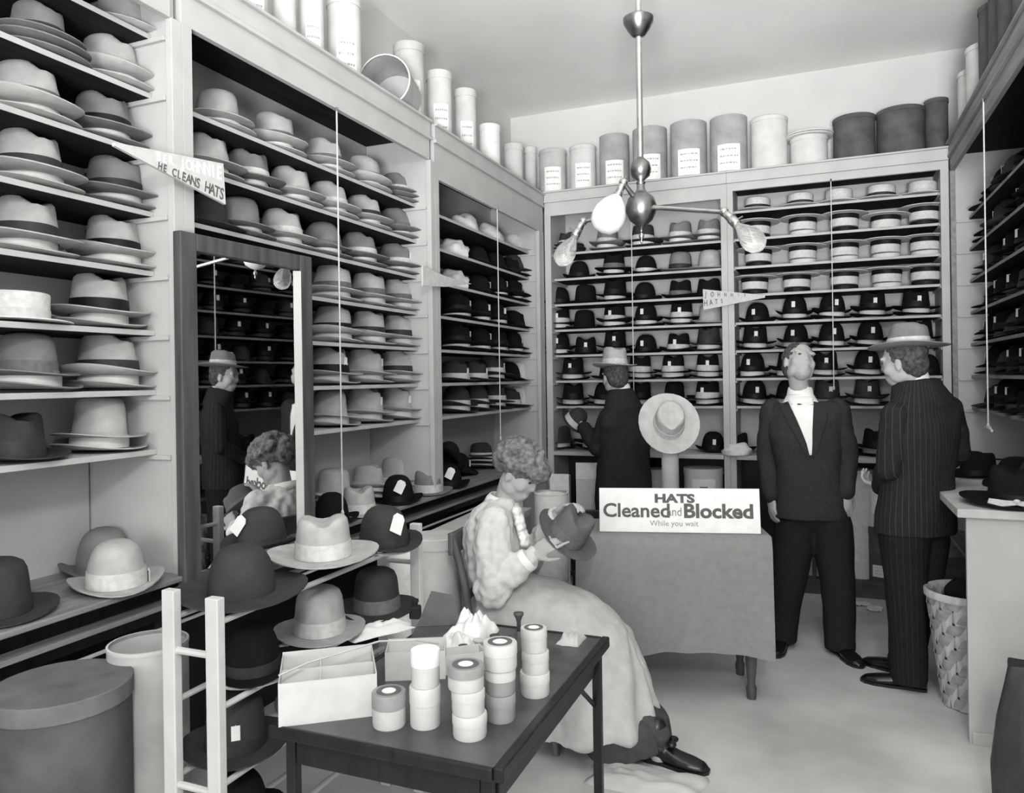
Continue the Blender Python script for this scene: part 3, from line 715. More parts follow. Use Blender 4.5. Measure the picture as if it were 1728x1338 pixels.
RACK = [  # px, py of the brim centre, tier, style, tone, band, extra, label
 (408, 1003, 0, 'broad', '1', 'n', dict(scale=1.05), 'large dark wide-brimmed felt hat on the near end of the rack top'),
 (546, 958, 0, 'wide', '3', 'l', dict(wideband=True, scale=1.06, dz=.03), 'pale fedora with pale band in the middle of the rack top'),
 (648, 922, 0, 'bowler', '1', 'd', dict(card=True, bow=True, scale=1.06), 'dark derby with a white order card on the rack top'),
 (424, 1132, 1, 'bowler', '0', 'd', dict(), 'black derby on the second tier of the rack behind the ladder end'),
 (540, 1068, 1, 'open', '3', 'l', dict(wideband=True), 'tall pale round-crowned hat on the second tier of the rack'),
 (636, 1030, 1, 'open', '1', 'm', dict(wideband=True), 'dark hat with crumpled grey band on the second tier of the rack'),
 (398, 1236, 2, 'open', '1', 'd', dict(ticket=True), 'dark hat with a white ticket on the third tier of the rack'),
 (545, 1285, 2, 'fedora', '2', 'l', dict(), 'grey fedora with pale band under the work table on the rack'),
 (402, 1385, 3, 'bowler', '0', 'd', dict(), 'black derby on the lowest tier of the rack'),
]
for px, py, t, st, tn, bd, kw, lb in RACK:
    kw = dict(kw); dz = kw.pop('dz', 0); z = TIERS[t]; c = onz(px, py, z); x = min(max(c[0], -1.47), -1.40)
    c = (x, solve(lambda q: (x, q, z), px, 1.2, 2.9))
    if c[1] < RY0+.02: c = (x, RY0+.03)
    fa = toward_eye(c)+PI/2
    hat(st, tn, bd, (c[0], c[1], z+.006+dz), (0, 0, fa+(.5 if 'bow' in kw else 0)), lb, **kw)
    hoop(c, .10, z-.006+dz)
xb = -1.72; yb = solve(lambda q: (xb, q, .94), 440, 1.2, 2.9)
obj('side_arm', MB().tube([(RX0, yb, .925-.012), (RX0, yb, .95), (xb, yb, .95)], .008, 8), MT['rackwhite'], rk); hoop((xb, yb), .085, .953)
hat('bowler', '1', 'd', (xb, yb, .966), (0, 0, toward_eye((xb, yb))+PI/2-.9), 'dark derby with a white order card right before the mirror', card=True, scale=.96)
# ------------------------------------------------------------------ hats on the long bench
BENCH = [
 (-8, 960, 'open', '1', 'd', dict(rot=(.0, -.0, 1.2), scale=1.1, x=-2.13), 'dark round hat with white lining at the near end of the bench'),
 (176, 925, 'bowler', '2', 'n', dict(scale=1.12, x=-2.27), 'grey derby standing behind a pale derby on the bench'),
 (197, 968, 'bowler', '3', 'l', dict(scale=1.12, x=-2.055, bow=True, wideband=True), 'pale derby with wide white band in front on the bench'),
 (272, 925, 'fedora', '4', 'l', dict(), 'white fedora standing close against the mirror frame on the bench'),
 (560, 880, 'bowler', '0', 'k', dict(scale=1.0), 'black derby on the bench just past the mirror'),
 (606, 855, 'fedora', '3', 'l', dict(wideband=True), 'pale fedora with white band between two black derbies on the bench'),
 (672, 838, 'bowler', '0', 'k', dict(card=True, scale=1.06), 'black derby with a white order card on the bench'),
 (722, 815, 'fedora', '2', 'l', dict(wideband=True), 'grey fedora with pale band between two carded derbies on the bench'),
 (757, 806, 'bowler', '0', 'k', dict(card=True, scale=1.05), 'black derby with card propping up another derby on the bench'),
]
for px, py, st, tn, bd, kw, lb in BENCH:
    kw = dict(kw); c = onz(px, py, .87); c[0] = kw.pop('x', min(max(c[0], -2.2), -2.06) if px < 500 else -2.055)
    y = solve(lambda q: (c[0], q, .87), px, .7, 5.2); r = kw.pop('rot', (0, 0, toward_eye((c[0], y))+PI/2+.1))
    hat(st, tn, bd, (c[0], y, .8705), r, lb, **kw)
c = (-2.055, solve(lambda q: (-2.055, q, 1.0), 754, 2, 5.2))
hat('bowler', '0', 'k', (c[0]-.02, c[1]+.02, 1.012), (-.75, .25, .3), 'black derby tilted on top of the carded derby', scale=1.0)
# more shelf things: pale card standing in the corner of the counter
# ------------------------------------------------------------------ things on the floor by the long bench
def drum(px, py, x, r, h, label, body, **k):
    y = solve(lambda q: (x, q, h), px, .6, 5.0)
    return hatbox('hat_drum', label, (x, y, 0), r, h, body, **k)
drum(104, 1150, -1.80, .165, .745, 'large grey lidded hat drum on the floor under the near bench', MT['cardgrey'], lidh=.045, lidm=MT['lidgrey'])
drum(250, 1090, -1.765, .105, .775, 'tall white open bin on the floor between drum and rack', MT['card2'], open_top=True, lidm=MT['card'])
drum(735, 872, -1.62, .118, .80, 'tall white lidded hat drum behind the seated woman', MT['card'], lidh=.05)
drum(690, 885, -1.74, .10, .77, 'white open cylinder beside the tall lidded drum', MT['paper'], open_top=True)
drum(930, 812, -1.50, .10, .82, 'small white tapered bin beyond the seated woman', MT['paper'], open_top=True)
o = thing('packing_box', 'big pale box under the bench behind the white drums', 'box', (-1.80, 3.95, 0), (0, 0, .05))
solid('body', (-.15, .15, -.42, .42, 0, .66), MT['card2'], o); solid('lid', (-.155, .155, -.425, .425, .66, .70), MT['card'], o)
for x, y, w_, d_, z_, lb in ((-1.60, 5.36, .16, .10, .86, 'tall white card carton standing before the back counter'), (-1.79, 5.30, .14, .12, .78, 'shorter white card carton by the back counter')):
    o = thing('card_carton', lb, 'box', (x, y, 0), (0, 0, .2))
    solid('body', (-w_/2, w_/2, -d_/2, d_/2, 0, z_), MT['card'], o); solid('flap', (-w_/2, w_/2, -d_/2-.004, -d_/2, z_-.10, z_+.02), MT['paper'], o, .001)
# ------------------------------------------------------------------ boxes in the cupboards of the back counter
def cup(px, r, h, label, body, sh=True, z=.1005, emblem=False, Y=YB+.20, **k):
    x = solve(lambda q: (q, Y, .5), px, -2.2, 1.2)
    return hatbox('hat_box', label, (x, Y, z), r, h, body, sheet=toward_eye((x, Y)) if sh else None, emblem=emblem, **k)
cup(1188, .145, .72, 'white hat box with crest in the cupboard behind the sign', MT['card'], True, emblem=True, label_h=(.6, .9), ink=False)
cup(1105, .10, .70, 'pale tall box in the cupboard beside the cream hat stand', MT['card2'], False)
cup(1448, .10, .74, 'tall white hat box in the cupboard between the two men', MT['paper'], False)
cup(1492, .13, .36, 'dark hat box with white label low in the cupboard', MT['carddark'], True, label_h=(.08, .3), ink=True)
cup(1492, .13, .36, 'white crested hat box stacked above the dark labelled one', MT['card'], True, z=.463, emblem=True, label_h=(.25, .85), ink=False)
cup(1378, .11, .36, 'pale low hat box seen between the legs of the standing man', MT['card2'], False)
for k_, (px, py) in enumerate(((1452, 1020), (1476, 1028))):
    c = onz(px, py, .0); mb = MB(); rn = random.Random(k_); n = 8
    vs = []; fs = []
    for i in range(n+1):
        for j in range(n+1): vs.append((.12*(i/n-.5), .09*(j/n-.5), .004+.02*abs(noise.noise(Vector((i*.5, j*.5, k_*3.1))))))
    for i in range(n):
        for j in range(n): fs.append((i*(n+1)+j, (i+1)*(n+1)+j, (i+1)*(n+1)+j+1, i*(n+1)+j+1))
    o = obj('paper_scrap', mb.add(vs, fs), MT['paper'], None, loc=(c[0], c[1], 0), rot=(0, 0, .4+k_), smooth=True)
    tag(o, ['torn white paper scrap on the floor before the cupboards', 'smaller torn paper scrap beside another on the floor'][k_], 'paper')
# pale hat propped on a post
Yh = 4.30; x = solve(lambda q: (q, Yh, 1.0), 1131, -2, 1)
o = thing('hat_post', 'cream cylindrical hat post standing behind the cloth-covered table', 'stand', (x, Yh, 0))
obj('post', MB().lathe([(0, .02), (.048, .02), (.048, 1.10), (0, 1.10)], 28), MT['card2'], o, smooth=True, angle=40)
obj('base', MB().lathe([(0, 0), (.12, 0), (.12, .012), (.05, .022), (0, .022)], 28), MT['card2'], o, smooth=True, angle=40)
obj('head_block', MB().lathe([(0, 1.10), (.05, 1.10), (.055, 1.13), (.04, 1.165), (0, 1.18)], 24), MT['card'], o, smooth=True)
hat('wide', '4', 'l', (x, Yh-.03, 1.235), (math.radians(62), 0, .32), 'large pale hat tipped forward on the cream post', wideband=True, scale=1.06, mtl=mat('cream_felt', .74, .92, .05, 20, .12))
cloth_lump((x+.235, 5.60, .937), .22, .08, 'crumpled white cloth on the back counter beside the pale hat', 51)
cloth_lump((-.62, 5.60, .0), .12, .03, 'small crumpled paper on the floor under the cupboards', 52, 'paper_wad')

# ------------------------------------------------------------------ cloth-covered table and sign
TZ = .765
FL = onz(972, 903, TZ); FR = onz(1302, 906, TZ)
tv = Vector(FR)-Vector(FL); tw = tv.length; ta = math.atan2(tv.y, tv.x)
ct = thing('display_table', 'turned-leg wooden table mostly hidden by a grey cloth', 'table', (FL[0], FL[1], 0), (0, 0, ta))
TD = .42
solid('table_top', (.02, tw-.02, .02, TD, TZ-.03, TZ-.006), MT['darkwood'], ct, .003)
legp = [(.02, 0), (.024, .05), (.017, .07), (.026, .16), (.030, .40), (.022, .62), (.028, .66), (.028, .735)]
for lx in (.085, tw-.085):
    for ly in (.07, TD-.06):
        obj('leg', MB().lathe([(0, 0)]+legp+[(0, .735)], 16, lx, ly), MT['frame'], ct, smooth=True, angle=50)
solid('apron', (.06, tw-.06, .05, .07, .64, .735), MT['darkwood'], ct)
MT['greycloth'] = mat('grey_baize', 0.55, 0.95, 0.03, 30, 0.08, bump=0.1, bscale=300)
mb = MB(); vs = []; fs = []; NU, NV = 60, 26
def cl(u, v):
    "u along the front, v: 0 back edge .. .35 front top edge .. 1 hem"
    x = u*tw
    if v < .35: return (x, TD-(TD)*(v/.35), TZ)
    t = (v-.35)/.65; fold = .010*math.sin(u*17+.6)*t+.007*math.sin(u*31)*t*t
    ex = 0
    z = TZ-.004-t*(.545+.018*math.sin(u*6.0+1.2)-.02*u)
    return (x+ex-(.012*t if u < .03 else 0), -.006-.012*min(1, t*8)+fold-.02*t, z)
for i in range(NU+1):
    for j in range(NV+1): vs.append(cl(i/NU, j/NV))
for i in range(NU):
    for j in range(NV): fs.append((i*(NV+1)+j, (i+1)*(NV+1)+j, (i+1)*(NV+1)+j+1, i*(NV+1)+j+1))
mb.add(vs, fs)
# side falls
for u, sx in ((0, -1), (tw, 1)):
    vs = []; fs = []; n = 12
    for i in range(n+1):
        for j in range(n+1):
            t = j/n; vs.append((u+sx*(.003+.004*t+.004*math.sin(i*1.3)*t), TD*i/n-(.02*t if i == 0 else 0), TZ-.002-t*(.53+.02*math.sin(i*.9))))
    for i in range(n):
        for j in range(n): fs.append((i*(n+1)+j, (i+1)*(n+1)+j, (i+1)*(n+1)+j+1, i*(n+1)+j+1))
    mb.add(vs, fs)
o = obj('table_cloth', mb, MT['greycloth'], None, loc=(FL[0], FL[1], 0), rot=(0, 0, ta), smooth=True)
tag(o, 'grey cloth draped over the table that carries the sign', 'cloth')
SL = onz(1012, 897, TZ+.002); SR = onz(1284, 901, TZ+.002)
sv = Vector(SR)-Vector(SL); sw_ = sv.length; sa = math.atan2(sv.y, sv.x); sh = .205
o = thing('card_sign', 'white card sign reading HATS Cleaned and Blocked on the grey cloth', 'sign', (SL[0], SL[1], TZ+.003), (0, 0, sa))
MT['signcard'] = mat('white_sign_card', 0.96, 0.85, 0.02, 20, 0.1)
tilt = Matrix.Rotation(-.13, 4, 'X')
b = MB().box(0, sw_, .0, .006, 0, sh, tilt); q = obj('card', b, MT['signcard'], o)
obj('easel_strut', MB().prism([(.004, .02), (.11, 0), (.032, .16)], .05, Matrix.Translation((sw_/2-.02, .008, .0)) @ Matrix(((0,0,1,0),(1,0,0,0),(0,1,0,0),(0,0,0,1)))), MT['card2'], o)
def sign_text(body, u, z, size, mtl, xs, off):
    M = tilt @ Matrix.Translation((u*sw_, -.0008, z)) @ Matrix.Rotation(PI/2, 4, 'X')
    text_mesh('lettering', body, size, mtl, q, M, offset=off, xs=xs)
sign_text('HATS', .475, sh*.76, .054, MT['ink'], 1.40, .0026)
sign_text('Cleaned', .235, sh*.475, .090, MT['ink'], 1.06, .0020)
sign_text('and', .475, sh*.46, .056, MT['inkmid'], .86, .0004)
sign_text('Blocked', .745, sh*.475, .090, MT['ink'], 1.10, .0030)
sign_text('While you wait', .47, sh*.20, .036, MT['inkmid'], 1.0, .0)

# ------------------------------------------------------------------ work table with pots
WT = .70
wt = thing('work_table', 'dark folding work table crowded with pots, boxes and scraps', 'table')
TX0, TX1, TY0, TY1 = -1.185, -.632, 1.425, 2.245
MT['tabletop'] = mat('oiled_table_board', 0.30, 0.35, 0.2, 8, 0.4)
solid('table_top', (TX0, TX1, TY0, TY1, WT-.018, WT), MT['tabletop'], wt, .003)
for nm, b in (('edge_bar', (TX1-.002, TX1+.022, TY0-.01, TY1+.012, WT-.028, WT+.006)), ('edge_bar', (TX0-.02, TX1-.002, TY0-.012, TY0, WT-.028, WT+.002)), ('edge_bar', (TX0-.02, TX1-.002, TY1, TY1+.012, WT-.028, WT+.004)), ('edge_bar', (TX0-.02, TX0, TY0, TY1, WT-.028, WT+.002))):
    solid(nm, b, MT['blackwood'], wt, .005)
for x, y in ((TX1-.012, TY1-.015), (TX1-.03, TY0+.03), (TX0+.02, TY0+.03), (TX0+.02, TY1-.015)):
    solid('leg', (x-.013, x+.013, y-.013, y+.013, 0, WT-.018), MT['blackwood'], wt, .003)
solid('side_rail', (TX1-.03, TX1-.012, TY0+.045, TY1-.03, WT-.10, WT-.06), MT['blackwood'], wt)
solid('end_rail', (TX0+.035, TX1-.045, TY0+.02, TY0+.04, WT-.095, WT-.03), MT['blackwood'], wt)
obj('brace', MB().tube([(-.80, TY0+.045, WT-.06), (-.70, TY0+.04, WT-.15)], .009, 8), MT['card2'], wt)
obj('brace', MB().tube([(TX1-.02, TY1-.02, WT-.20), (TX1-.02, TY1-.20, WT-.07)], .007, 8), MT['blackwood'], wt)
# stacked pots
def pot(c, r, h, body, lid, label, ring=True, z=WT, group=None, grey=False):
    o = thing('polish_pot', label, 'pot', (c[0], c[1], z), (0, 0, 0), group)
    obj('body', MB().lathe([(0, 0), (r*.93, 0), (r*.97, .004), (r*.97, h*.60), (0, h*.60)], 28), body, o, smooth=True, angle=40)
    l = obj('lid', MB().lathe([(r*.97, h*.56), (r, h*.57), (r, h-.003), (r*.96, h), (0, h)], 28), lid, o, smooth=True, angle=40)
    if ring:
        obj('lid_label', MB().lathe([(r*.45, h+.0002), (r*.72, h+.0002), (r*.72, h+.0012), (r*.45, h+.0012)], 24, close=True), MT['ink'], l)
        obj('lid_label', MB().lathe([(0, h+.0002), (r*.40, h+.0002), (r*.40, h+.0012), (0, h+.0012)], 24), MT['paper'], l)
    return o
MT['potwhite'] = mat('white_glazed_pot', 0.80, 0.5, 0.03, 20, 0.4)
MT['potcream'] = mat('cream_tin_pot', 0.78, 0.55, 0.05, 20, 0.3)
MT['potgrey'] = mat('grey_tin_pot', 0.58, 0.55, 0.06, 20, 0.3)
def at(px, py, z=WT): return onz(px, py, z)
c = at(657, 1222); pot(c, .040, .078, MT['potcream'], MT['potgrey'], 'single short pot with ringed lid beside the open white box')
c = at(718, 1222); pot(c, .0365, .092, MT['potwhite'], MT['potwhite'], 'banded white pot at the bottom of the pair of pots', ring=False); pot((c[0]+.001, c[1]+.002), .034, .082, MT['potwhite'], MT['paper'], 'plain white pot on top of the banded white pot', ring=False, z=WT+.0925)
c = at(793, 1240); pot(c, .0395, .052, MT['potwhite'], MT['potwhite'], 'bottom white pot of the leaning stack of three', ring=False); pot((c[0]-.004, c[1]+.002), .038, .052, MT['potcream'], MT['potcream'], 'middle pot of the leaning stack of three', ring=False, z=WT+.0525); pot((c[0]-.010, c[1]+.004), .042, .052, MT['potcream'], MT['potgrey'], 'ringed lid pot topping the leaning stack of three', z=WT+.105)
c = at(845, 1212); pot(c, .036, .062, MT['potgrey'], MT['potgrey'], 'grey pot at the bottom under another grey pot', ring=False); pot((c[0], c[1]+.002), .036, .058, MT['potgrey'], MT['potcream'], 'grey pot with cream lid under a white ringed pot', ring=False, z=WT+.0625); pot((c[0]+.001, c[1]), .0405, .060, MT['potwhite'], MT['potwhite'], 'white ringed pot standing on two grey pots', z=WT+.121)
c = at(903, 1170); pot(c, .038, .058, MT['potwhite'], MT['potwhite'], 'bottom white pot of the stack nearest the table edge', ring=False); pot((c[0]+.002, c[1]), .035, .052, MT['potwhite'], MT['potcream'], 'middle pot of the stack nearest the table edge', ring=False, z=WT+.0585); pot((c[0]-.002, c[1]+.002), .034, .056, MT['potwhite'], MT['potcream'], 'ringed pot topping the stack nearest the table edge', z=WT+.111)
# open white boxes
def open_box(name, label, A, B_, depth, h, parts=()):
    A = Vector((A[0], A[1], 0)); B_ = Vector((B_[0], B_[1], 0)); L = (B_-A).length; a = math.atan2((B_-A).y, (B_-A).x)
    o = thing(name, label, 'box', (A.x, A.y, WT+.0005), (0, 0, a)); t = .0025
    solid('bottom', (0, L, 0, depth, 0, t), MT['potwhite'], o, 0)
    for bx in ((0, L, 0, t, t, h), (0, L, depth-t, depth, t, h*1.05), (0, t, t, depth-t, t, h), (L-t, L, t, depth-t, t, h*1.03)): solid('side', bx, MT['potwhite'], o, 0)
    for kind, u in parts:
        if kind == 'x': solid('divider', (L*u-t/2, L*u+t/2, t, depth-t, t, h*.85), MT['card'], o, 0)
        else: solid('divider', (t, L-t, depth*u, depth*u+t, t, h*.9), MT['card'], o, 0)
    return o, L
o, L = open_box('open_carton', 'large open white carton with dividers on the work table', at(470, 1228), at(637, 1208), .20, .100, (('x', .42), ('y', .55)))
open_box('open_carton', 'small open white carton behind the stacked pots', at(650, 1150), at(752, 1146), .10, .075)
open_box('open_carton', 'low cream carton between pots at the table middle', at(752, 1140), at(820, 1130), .06, .05)
pth = [at(470, 1140, .80), at(520, 1118, .815), at(580, 1100, .825), at(640, 1082, .83), at(700, 1080, .82), at(740, 1086, .79)]
# bent strip of whalebone over the cartons
o = obj('bent_strip', MB().tube([tuple(p) for p in pth], .0025, 6), MT['card2'], None); tag(o, 'thin pale strip bent across the open white carton', 'strip')
def crumple(px, py, w_, d_, h_, label, mtl, name, seed, z=WT, rz=0.0, cat='cloth'):
    c = at(px, py, z); n = 16; vs = []; fs = []
    for i in range(n+1):
        for j in range(n+1):
            u, v = i/n*2-1, j/n*2-1; e = max(0, 1-max(abs(u), abs(v))**3)
            q = Vector((u*2.1+seed, v*2.1, seed*.7)); hh = h_*e*(.45+.9*abs(noise.noise(q))+.35*abs(noise.noise(q*2.7)))+.001
            k = 1+.18*noise.noise(Vector((u*1.5, v*1.5, seed)))
            vs.append((u*w_/2*k, v*d_/2*k, hh))
    for i in range(n):
        for j in range(n): fs.append((i*(n+1)+j, (i+1)*(n+1)+j, (i+1)*(n+1)+j+1, i*(n+1)+j+1))
    m0 = len(vs); vs += [(x, y, 0.0) for x, y, _ in vs[:m0]]
    fs += [tuple(m0+i for i in reversed(f)) for f in fs]
    rim = [i*(n+1) for i in range(n+1)]+[n*(n+1)+j for j in range(1, n+1)]+[i*(n+1)+n for i in range(n-1, -1, -1)]+[j for j in range(n-1, 0, -1)]
    for a, b in zip(rim, rim[1:]+rim[:1]): fs.append((b, a, a+m0, b+m0))
    o = obj(name, MB().add(vs, fs), mtl, None, loc=(c[0], c[1], z+.0005), rot=(0, 0, rz), smooth=True)
    return tag(o, label, cat)
crumple(795, 1072, .13, .16, .07, 'heap of crumpled white silk lining on the work table', MT['paper'], 'silk_lining', 3.3)
crumple(775, 1092, .10, .10, .045, 'smaller crumpled white scrap before the silk heap', MT['whitecloth'], 'silk_scrap', 5.1)
crumple(964, 1082, .07, .09, .03, 'crumpled tissue at the far corner of the work table', MT['card2'], 'tissue_paper', 8.2, cat='paper')
crumple(640, 1066, .09, .22, .03, 'pile of creased white leather strips on the work table', MT['whitecloth'], 'leather_strips', 2.2, rz=-.5)
# dark folder, bobbins, inkwell, pounce tool
c = at(742, 1078); mbx = MB()
mbx.prism([(-.09, -.055), (.075, -.075), (.09, .06), (-.07, .075)], .004, Matrix.Translation((0, 0, .002)))
o = thing('needle_folder', 'dark open folder propped up on the work table', 'folder', (c[0]-.02, c[1]+.03, WT), (0, 0, .5))
obj('cover', mbx, MT['carddark'], o)
obj('cover', MB().prism([(-.07, 0), (.075, 0), (.045, .10), (-.02, .115)], .004, Matrix.Translation((0, .07, .005)) @ Matrix.Rotation(1.0, 4, 'X')), MT['carddark'], o)
c = at(696, 1046); o = thing('ink_bottle', 'small square dark ink bottle at the back of the work table', 'bottle', (c[0], c[1]+.02, WT), (0, 0, .3))
solid('bottle', (-.018, .018, -.018, .018, 0, .042), MT['inkdark'], o, .005); obj('neck', MB().lathe([(0, .042), (.009, .042), (.009, .054), (.012, .055), (.012, .064), (0, .064)], 14), MT['inkdark'], o, smooth=True, angle=40)
c = at(876, 1098); o = thing('wooden_plunger', 'small turned wooden stamp standing behind the stacked pots', 'tool', (c[0], c[1], WT))
obj('handle', MB().lathe([(0, .055), (.006, .055), (.006, .085), (.010, .098), (.015, .106), (.015, .112), (0, .114)], 16), MT['frame'], o, smooth=True)
obj('block', MB().lathe([(0, 0), (.011, 0), (.012, .05), (.007, .058), (0, .058)], 16), MT['frame'], o, smooth=True, angle=50)
for k_, (px, py, r_) in enumerate(((808, 1100, .018), (835, 1092, .015), (822, 1112, .013), (782, 1110, .014))):
    c = at(px, py)
    o = obj('thread_spool', MB().lathe([(0, 0), (r_, 0), (r_, .004), (r_*.6, .008), (r_*.7, .018), (r_*.6, .028), (r_, .032), (r_, .036), (0, .036)], 16), MT['cardgrey' if k_ % 2 else 'potcream'], None, loc=(c[0], c[1], WT+.0005), smooth=True, angle=40)
    tag(o, ['largest grey-topped thread spool beside the silk heap', 'grey thread spool behind the ringed white pot', 'small cream thread spool before the silk heap', 'grey thread spool next to the cream carton'][k_], 'spool')

# ------------------------------------------------------------------ chairs
def chair(name, label, loc, rz, seat_z=.46, back=.92, m1=MT['darkwood'], n_sp=4):
    o = thing(name, label, 'chair', loc, (0, 0, rz))      # faces local -y
    sw2, sd = .20, .20
    obj('seat', MB().prism([(-sw2, -sd), (sw2, -sd), (sw2*.9, sd), (-sw2*.9, sd)], .03, Matrix.Translation((0, 0, seat_z-.03))), m1, o, bevel=.008)
    for x, y in ((-1, -1), (1, -1)): obj('leg', MB().tube([(x*.17, y*.16, seat_z-.03), (x*.19, y*.19, 0)], [.018, .014], 10), m1, o, smooth=True, angle=50)
    for x in (-1, 1):
        obj('leg', MB().tube([(x*.155, .17, seat_z-.02), (x*.165, .22, 0)], [.018, .014], 10), m1, o, smooth=True, angle=50)
        obj('back_post', MB().tube([(x*.16, .175, seat_z-.01), (x*.165, .20, seat_z+.2), (x*.175, .255, back)], [.018, .017, .014], 10), m1, o, smooth=True, angle=50)
    obj('top_rail', MB().box(-.20, .20, .238, .26, back-.09, back), m1, o, bevel=.006)
    obj('cross_rail', MB().box(-.165, .165, .195, .212, seat_z+.12, seat_z+.155), m1, o, bevel=.004)
    for k in range(n_sp):
        x = -.11+.22*k/(n_sp-1); obj('spindle', MB().tube([(x, .205, seat_z+.15), (x, .246, back-.085)], .009, 8), m1, o, smooth=True, angle=50)
    for x in (-1, 1): obj('stretcher', MB().tube([(x*.18, -.175, .2), (x*.16, .195, .2)], .010, 8), m1, o)
    obj('stretcher', MB().tube([(-.17, 0.01, .2), (.17, 0.01, .2)], .010, 8), m1, o)
    return o
MT['chairwood'] = wood('worn_chair_wood', 0.36, 0.2, 'Z', 0.5)
chair('side_chair', 'worn wooden chair that the woman sits on', (-1.20, 3.02, 0), PI/2+.08, seat_z=.45, back=.86, m1=MT['chairwood'])
p = onz(955, 1000, .45)
chair('spindle_chair', 'black spindle-backed chair standing behind the grey cloth table', (p[0]+.05, 4.12, 0), PI+.15, back=.80, m1=MT['blackwood'])

# ------------------------------------------------------------------ right side: hats, basket, bag
HB = .9505
c = onz(1672, 852, HB)
hat('wide', '0', 'k', (.745, 3.69, HB+.006), (0, 0, toward_eye((.745, 3.69))+PI/2), 'large black hat with pale bow lying on the side bench', scale=1.3)
bw_ = thing('ribbon_bow', 'loose pale ribbon bow laid on the large black hat brim', 'ribbon', (.745, 3.69, HB+.016), (0, 0, toward_eye((.745, 3.69))+PI/2))
for sx in (-1, 1):
    obj('loop', MB().prism([(0, -.012), (sx*.05, -.028), (sx*.10, -.01), (sx*.095, .02), (sx*.04, .012), (0, .012)], .006, Matrix.Translation((0, -.150, .006)) @ Matrix.Rotation(.5, 4, 'X')), MT['band_light'], bw_, bevel=.002)
obj('knot', MB().ellipsoid((0, -.150, .014), (.014, .012, .010)), MT['band_light'], bw_, smooth=True)
hat('bowler', '0', 'k', (.86, 4.25, HB+.004), (0, 0, -1.2), 'black derby behind the large black hat on the side bench', scale=1.08)
hat('open', '1', 'd', (.98, 4.02, HB+.075), (.5, .35, -.6), 'dark grey hat tilted behind the large black hat on the side bench', scale=1.1, mtl=FELT['1'])
hat('fedora', '0', 'k', (.76, 4.62, HB+.004), (0, 0, -1.0), 'black fedora on the side bench next to the back shelving')
# woven basket
bx_, by_ = .60, 3.92
MT['splintA'] = wood('pale_ash_splint', 0.72, 0.1, 'Z', 0.7); MT['splintB'] = wood('grey_ash_splint', 0.60, 0.12, 'X', 0.7)
ba = thing('splint_basket', 'tall woven splint basket holding a dark hat behind the bench panel', 'basket', (bx_, by_, 0))
def br(z): return .105+.062*(z/.50)
NB, NR = 18, 9
mbA = {}
for k in range(NB):
    a0 = 2*PI*(k+.08)/NB; a1 = 2*PI*(k+.92)/NB; vs = []; fs = []
    K = NR*2
    for i in range(K+1):
        z = .005+.50*i/K; r = br(z)+.004*math.cos(PI*(i/2.0+k))
        for a in (a0, a1):
            for e in (0, .0022): vs.append(((r+e)*math.cos(a), (r+e)*math.sin(a), z))
    for i in range(K):
        b0, b1 = i*4, i*4+4
        fs += [(b0+1, b0+3, b1+3, b1+1), (b0, b1, b1+2, b0+2), (b0, b0+1, b1+1, b1), (b0+2, b1+2, b1+3, b0+3)]
    obj('upright_splint', MB().add(vs, fs), MT['splintA'], ba, smooth=True, angle=40)
for j in range(NR):
    z0 = .012+.50*j/NR; z1 = z0+.50/NR*.84; vs = []; fs = []; n = NB*4
    for k in range(n):
        a = 2*PI*k/n
        for z in (z0, z1):
            r = br(z)-.004*math.cos(PI*(j+.5)+PI*(k/4.0-.5))*(-1)
            for e in (0, .0022): vs.append(((r+e)*math.cos(a), (r+e)*math.sin(a), z))
    for k in range(n):
        b0, b1 = k*4, ((k+1) % n)*4
        fs += [(b0+1, b1+1, b1+3, b0+3), (b0, b0+2, b1+2, b1), (b0, b1, b1+1, b0+1), (b0+2, b0+3, b1+3, b1+2)]
    obj('woven_splint', MB().add(vs, fs), MT['splintB'], ba, smooth=True, angle=40)
obj('basket_base', MB().lathe([(0, .002), (.10, .002), (.10, .012), (0, .012)], 24), MT['splintB'], ba)
obj('rim_hoop', MB().lathe([(.163, .49), (.178, .49), (.179, .515), (.172, .522), (.163, .515)], 36, close=True), MT['splintA'], ba, smooth=True, angle=60)
hat('bowler', '0', 'k', (bx_+.0, by_-.01, .475), (-.75, -.45, .8), 'dark derby lying tipped inside the woven basket', scale=.82)
hatbox('hat_box', 'patterned grey hat box on the floor behind the woven basket', (.74, 4.55, 0), .16, .50, MT['cardgrey'], lid=True)
hatbox('hat_box', 'pale hat box stacked on the patterned one behind the basket', (.80, 4.80, .6405), .13, .25, MT['card2'], lid=True)
# leather bag at the lower edge
c = (0.60, 2.98)
bag = thing('leather_bag', 'dark leather bag with a metal clasp on the floor beside the white panel', 'bag', (c[0]+.10, c[1], 0), (0, 0, -.25)); bag.scale = (1.0, 1.0, 1.35)
def rbox(n_): return n_
vs = []; fs = []; NA = 20; prof_ = [(.0, .17, .09), (.02, .18, .10), (.12, .185, .105), (.24, .165, .085), (.33, .14, .045), (.37, .13, .022), (.38, .125, .012)]
for z, a, b in prof_:
    for k in range(NA):
        t = 2*PI*k/NA; cs_, sn_ = math.cos(t), math.sin(t)
        vs.append((a*math.copysign(abs(cs_)**.6, cs_), b*math.copysign(abs(sn_)**.6, sn_)+.012*noise.noise(Vector((cs_*2, sn_*2, z*9))), z))
for i in range(len(prof_)-1):
    for k in range(NA): fs.append((i*NA+k, i*NA+(k+1) % NA, (i+1)*NA+(k+1) % NA, (i+1)*NA+k))
fs += [tuple(range(NA-1, -1, -1)), tuple((len(prof_)-1)*NA+k for k in range(NA))]
MT['leather'] = mat('scuffed_leather', 0.19, 0.4, 0.25, 12, 0.5, bump=.3, bscale=80)
